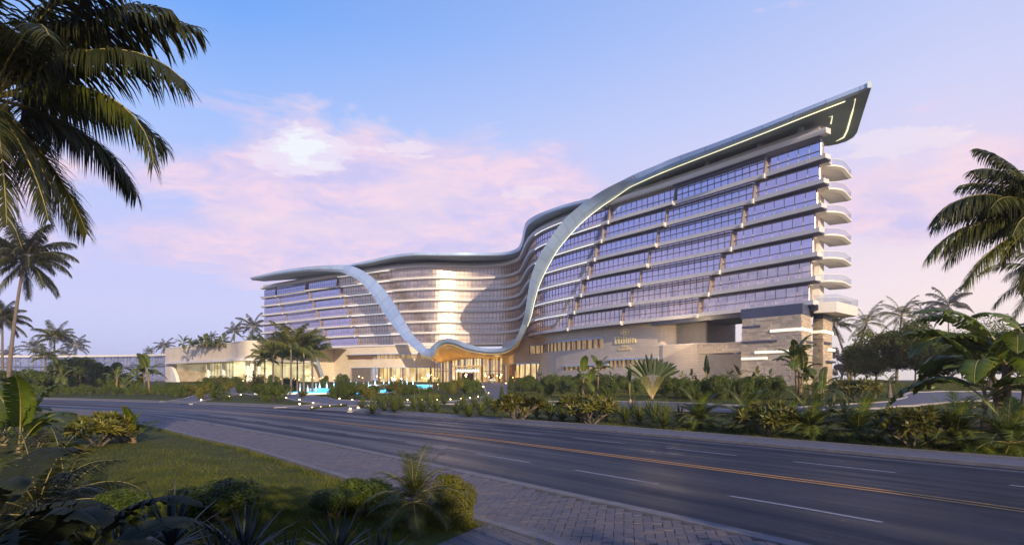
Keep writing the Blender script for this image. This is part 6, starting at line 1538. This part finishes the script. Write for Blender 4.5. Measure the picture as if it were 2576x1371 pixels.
def reg_near(r, n):
    Yv = 1/np.sqrt(r.uniform(1/48.**2, 1/6.5**2, n)); px = r.uniform(-60, 1420, n); x = (px-CX)/FPX*Yv; d = roadoff(x, Yv); k = (d < -3.25) & ~((Yv < BWA[1]+.1) & (x > BWA[0]-(BWA[1]-Yv)*.85-.05)); return np.c_[x, Yv][k]
blades('grass', 420000, reg_near, .055, .006, 1)
def reg_edge(r, n):
    u = r.uniform(NEAR.L*.2, NEAR.L*.8, n); C = np.array([NEAR.at(a, -3.3-abs(b)) for a, b in zip(u, r.normal(0, .12, n))]); return C
blades('grass', 9000, reg_edge, .13, .008, 2)
def reg_far(r, n):
    Yv = 1/(r.uniform(1/120., 1/20., n)); px = r.uniform(380, 2640, n); x = (px-CX)/FPX*Yv; d = roadoff(x, Yv); k = (d > 14.8) & (d < 21.5); return np.c_[x, Yv][k]
blades('grass', 170000, reg_far, .10, .014, 3)
def reg_far2(r, n):
    Yv = r.uniform(60, 130, n); px = r.uniform(1300, 2640, n); x = (px-CX)/FPX*Yv; d = roadoff(x, Yv); px_ = CX+FPX*x/Yv; py_ = HOR-FPX*(height(x, Yv)-EYE)/Yv; tp_ = np.interp(px_, [1353, 1562, 1737, 1875, 2018, 2095, 2214, 2276, 2287, 2355, 2640], [1009, 1010, 1014, 1019, 1024, 1020, 1012, 996, 987, 984, 984]); bt_ = np.interp(px_, [1249, 1436, 1562, 1707, 1853, 2020, 2100, 2218, 2300, 2355, 2437, 2640], [1018, 1019, 1029, 1036, 1039, 1038, 1033, 1029, 1023, 1017, 1011, 1012]); k = (d > 50) & ~((py_ > tp_) & (py_ < bt_)); return np.c_[x, Yv][k]
blades('grass', 60000, reg_far2, .14, .03, 4)
rn = random.Random(2); mb = MB()
for i in range(60):
    Yv = rn.uniform(10, 24); x = rn.uniform(-9, -1); 
    if roadoff(x, Yv)[0] < -3.6:
        a = rn.uniform(0, 6.28); s = .05; z = height(x, Yv)+.05; mb.add([(x+s*math.cos(a+q), Yv+s*math.sin(a+q)*.6, z+rn.uniform(0, .02)) for q in (0, 1.57, 3.14, 4.71)], [(0, 1, 2, 3)])
mat('dead_leaf', (.28, .15, .06), (.20, .10, .04), rough=.7, scale=3); mb.build('fallen_leaves', 'dead_leaf', None, kind='stuff')

# ---- tell look-alikes apart by where they stand among their own
ORD = ('leftmost second third fourth fifth sixth seventh eighth ninth tenth eleventh twelfth thirteenth fourteenth fifteenth sixteenth seventeenth eighteenth nineteenth twentieth '
       'twenty-first twenty-second twenty-third twenty-fourth twenty-fifth twenty-sixth twenty-seventh twenty-eighth twenty-ninth thirtieth thirty-first thirty-second thirty-third thirty-fourth thirty-fifth').split()
by = {}
for o in COL.objects:
    if o.parent is None and 'label' in o and o.location.y > 1: by.setdefault(o['label'], []).append(o)
for lb, L_ in by.items():
    if len(L_) < 2: continue
    L_.sort(key=lambda o: o.location.x/o.location.y)
    for i, o in enumerate(L_): o['label'] = lb+(', leftmost there' if i == 0 else ', rightmost there' if i == len(L_)-1 else ', %s from the left' % ORD[i])

# ================================================================== AIR
hz = bpy.data.materials.new('haze'); hz.use_nodes = True; nt = hz.node_tree; nt.nodes.clear()
ho = nt.nodes.new('ShaderNodeOutputMaterial'); hv = nt.nodes.new('ShaderNodeVolumePrincipled')
hv.inputs['Color'].default_value = (.93, .88, .98, 1); hv.inputs['Density'].default_value = .00032; hv.inputs['Anisotropy'].default_value = .2
nt.links.new(hv.outputs[0], ho.inputs['Volume']); MATS['haze'] = hz
mb = MB(); mb.hexa([(x, y, z) for z in (-1.2, 50) for x, y in ((-1510, -310), (1510, -310), (1510, 1610), (-1510, 1610))]); mb.build('haze', 'haze', None, kind='stuff')
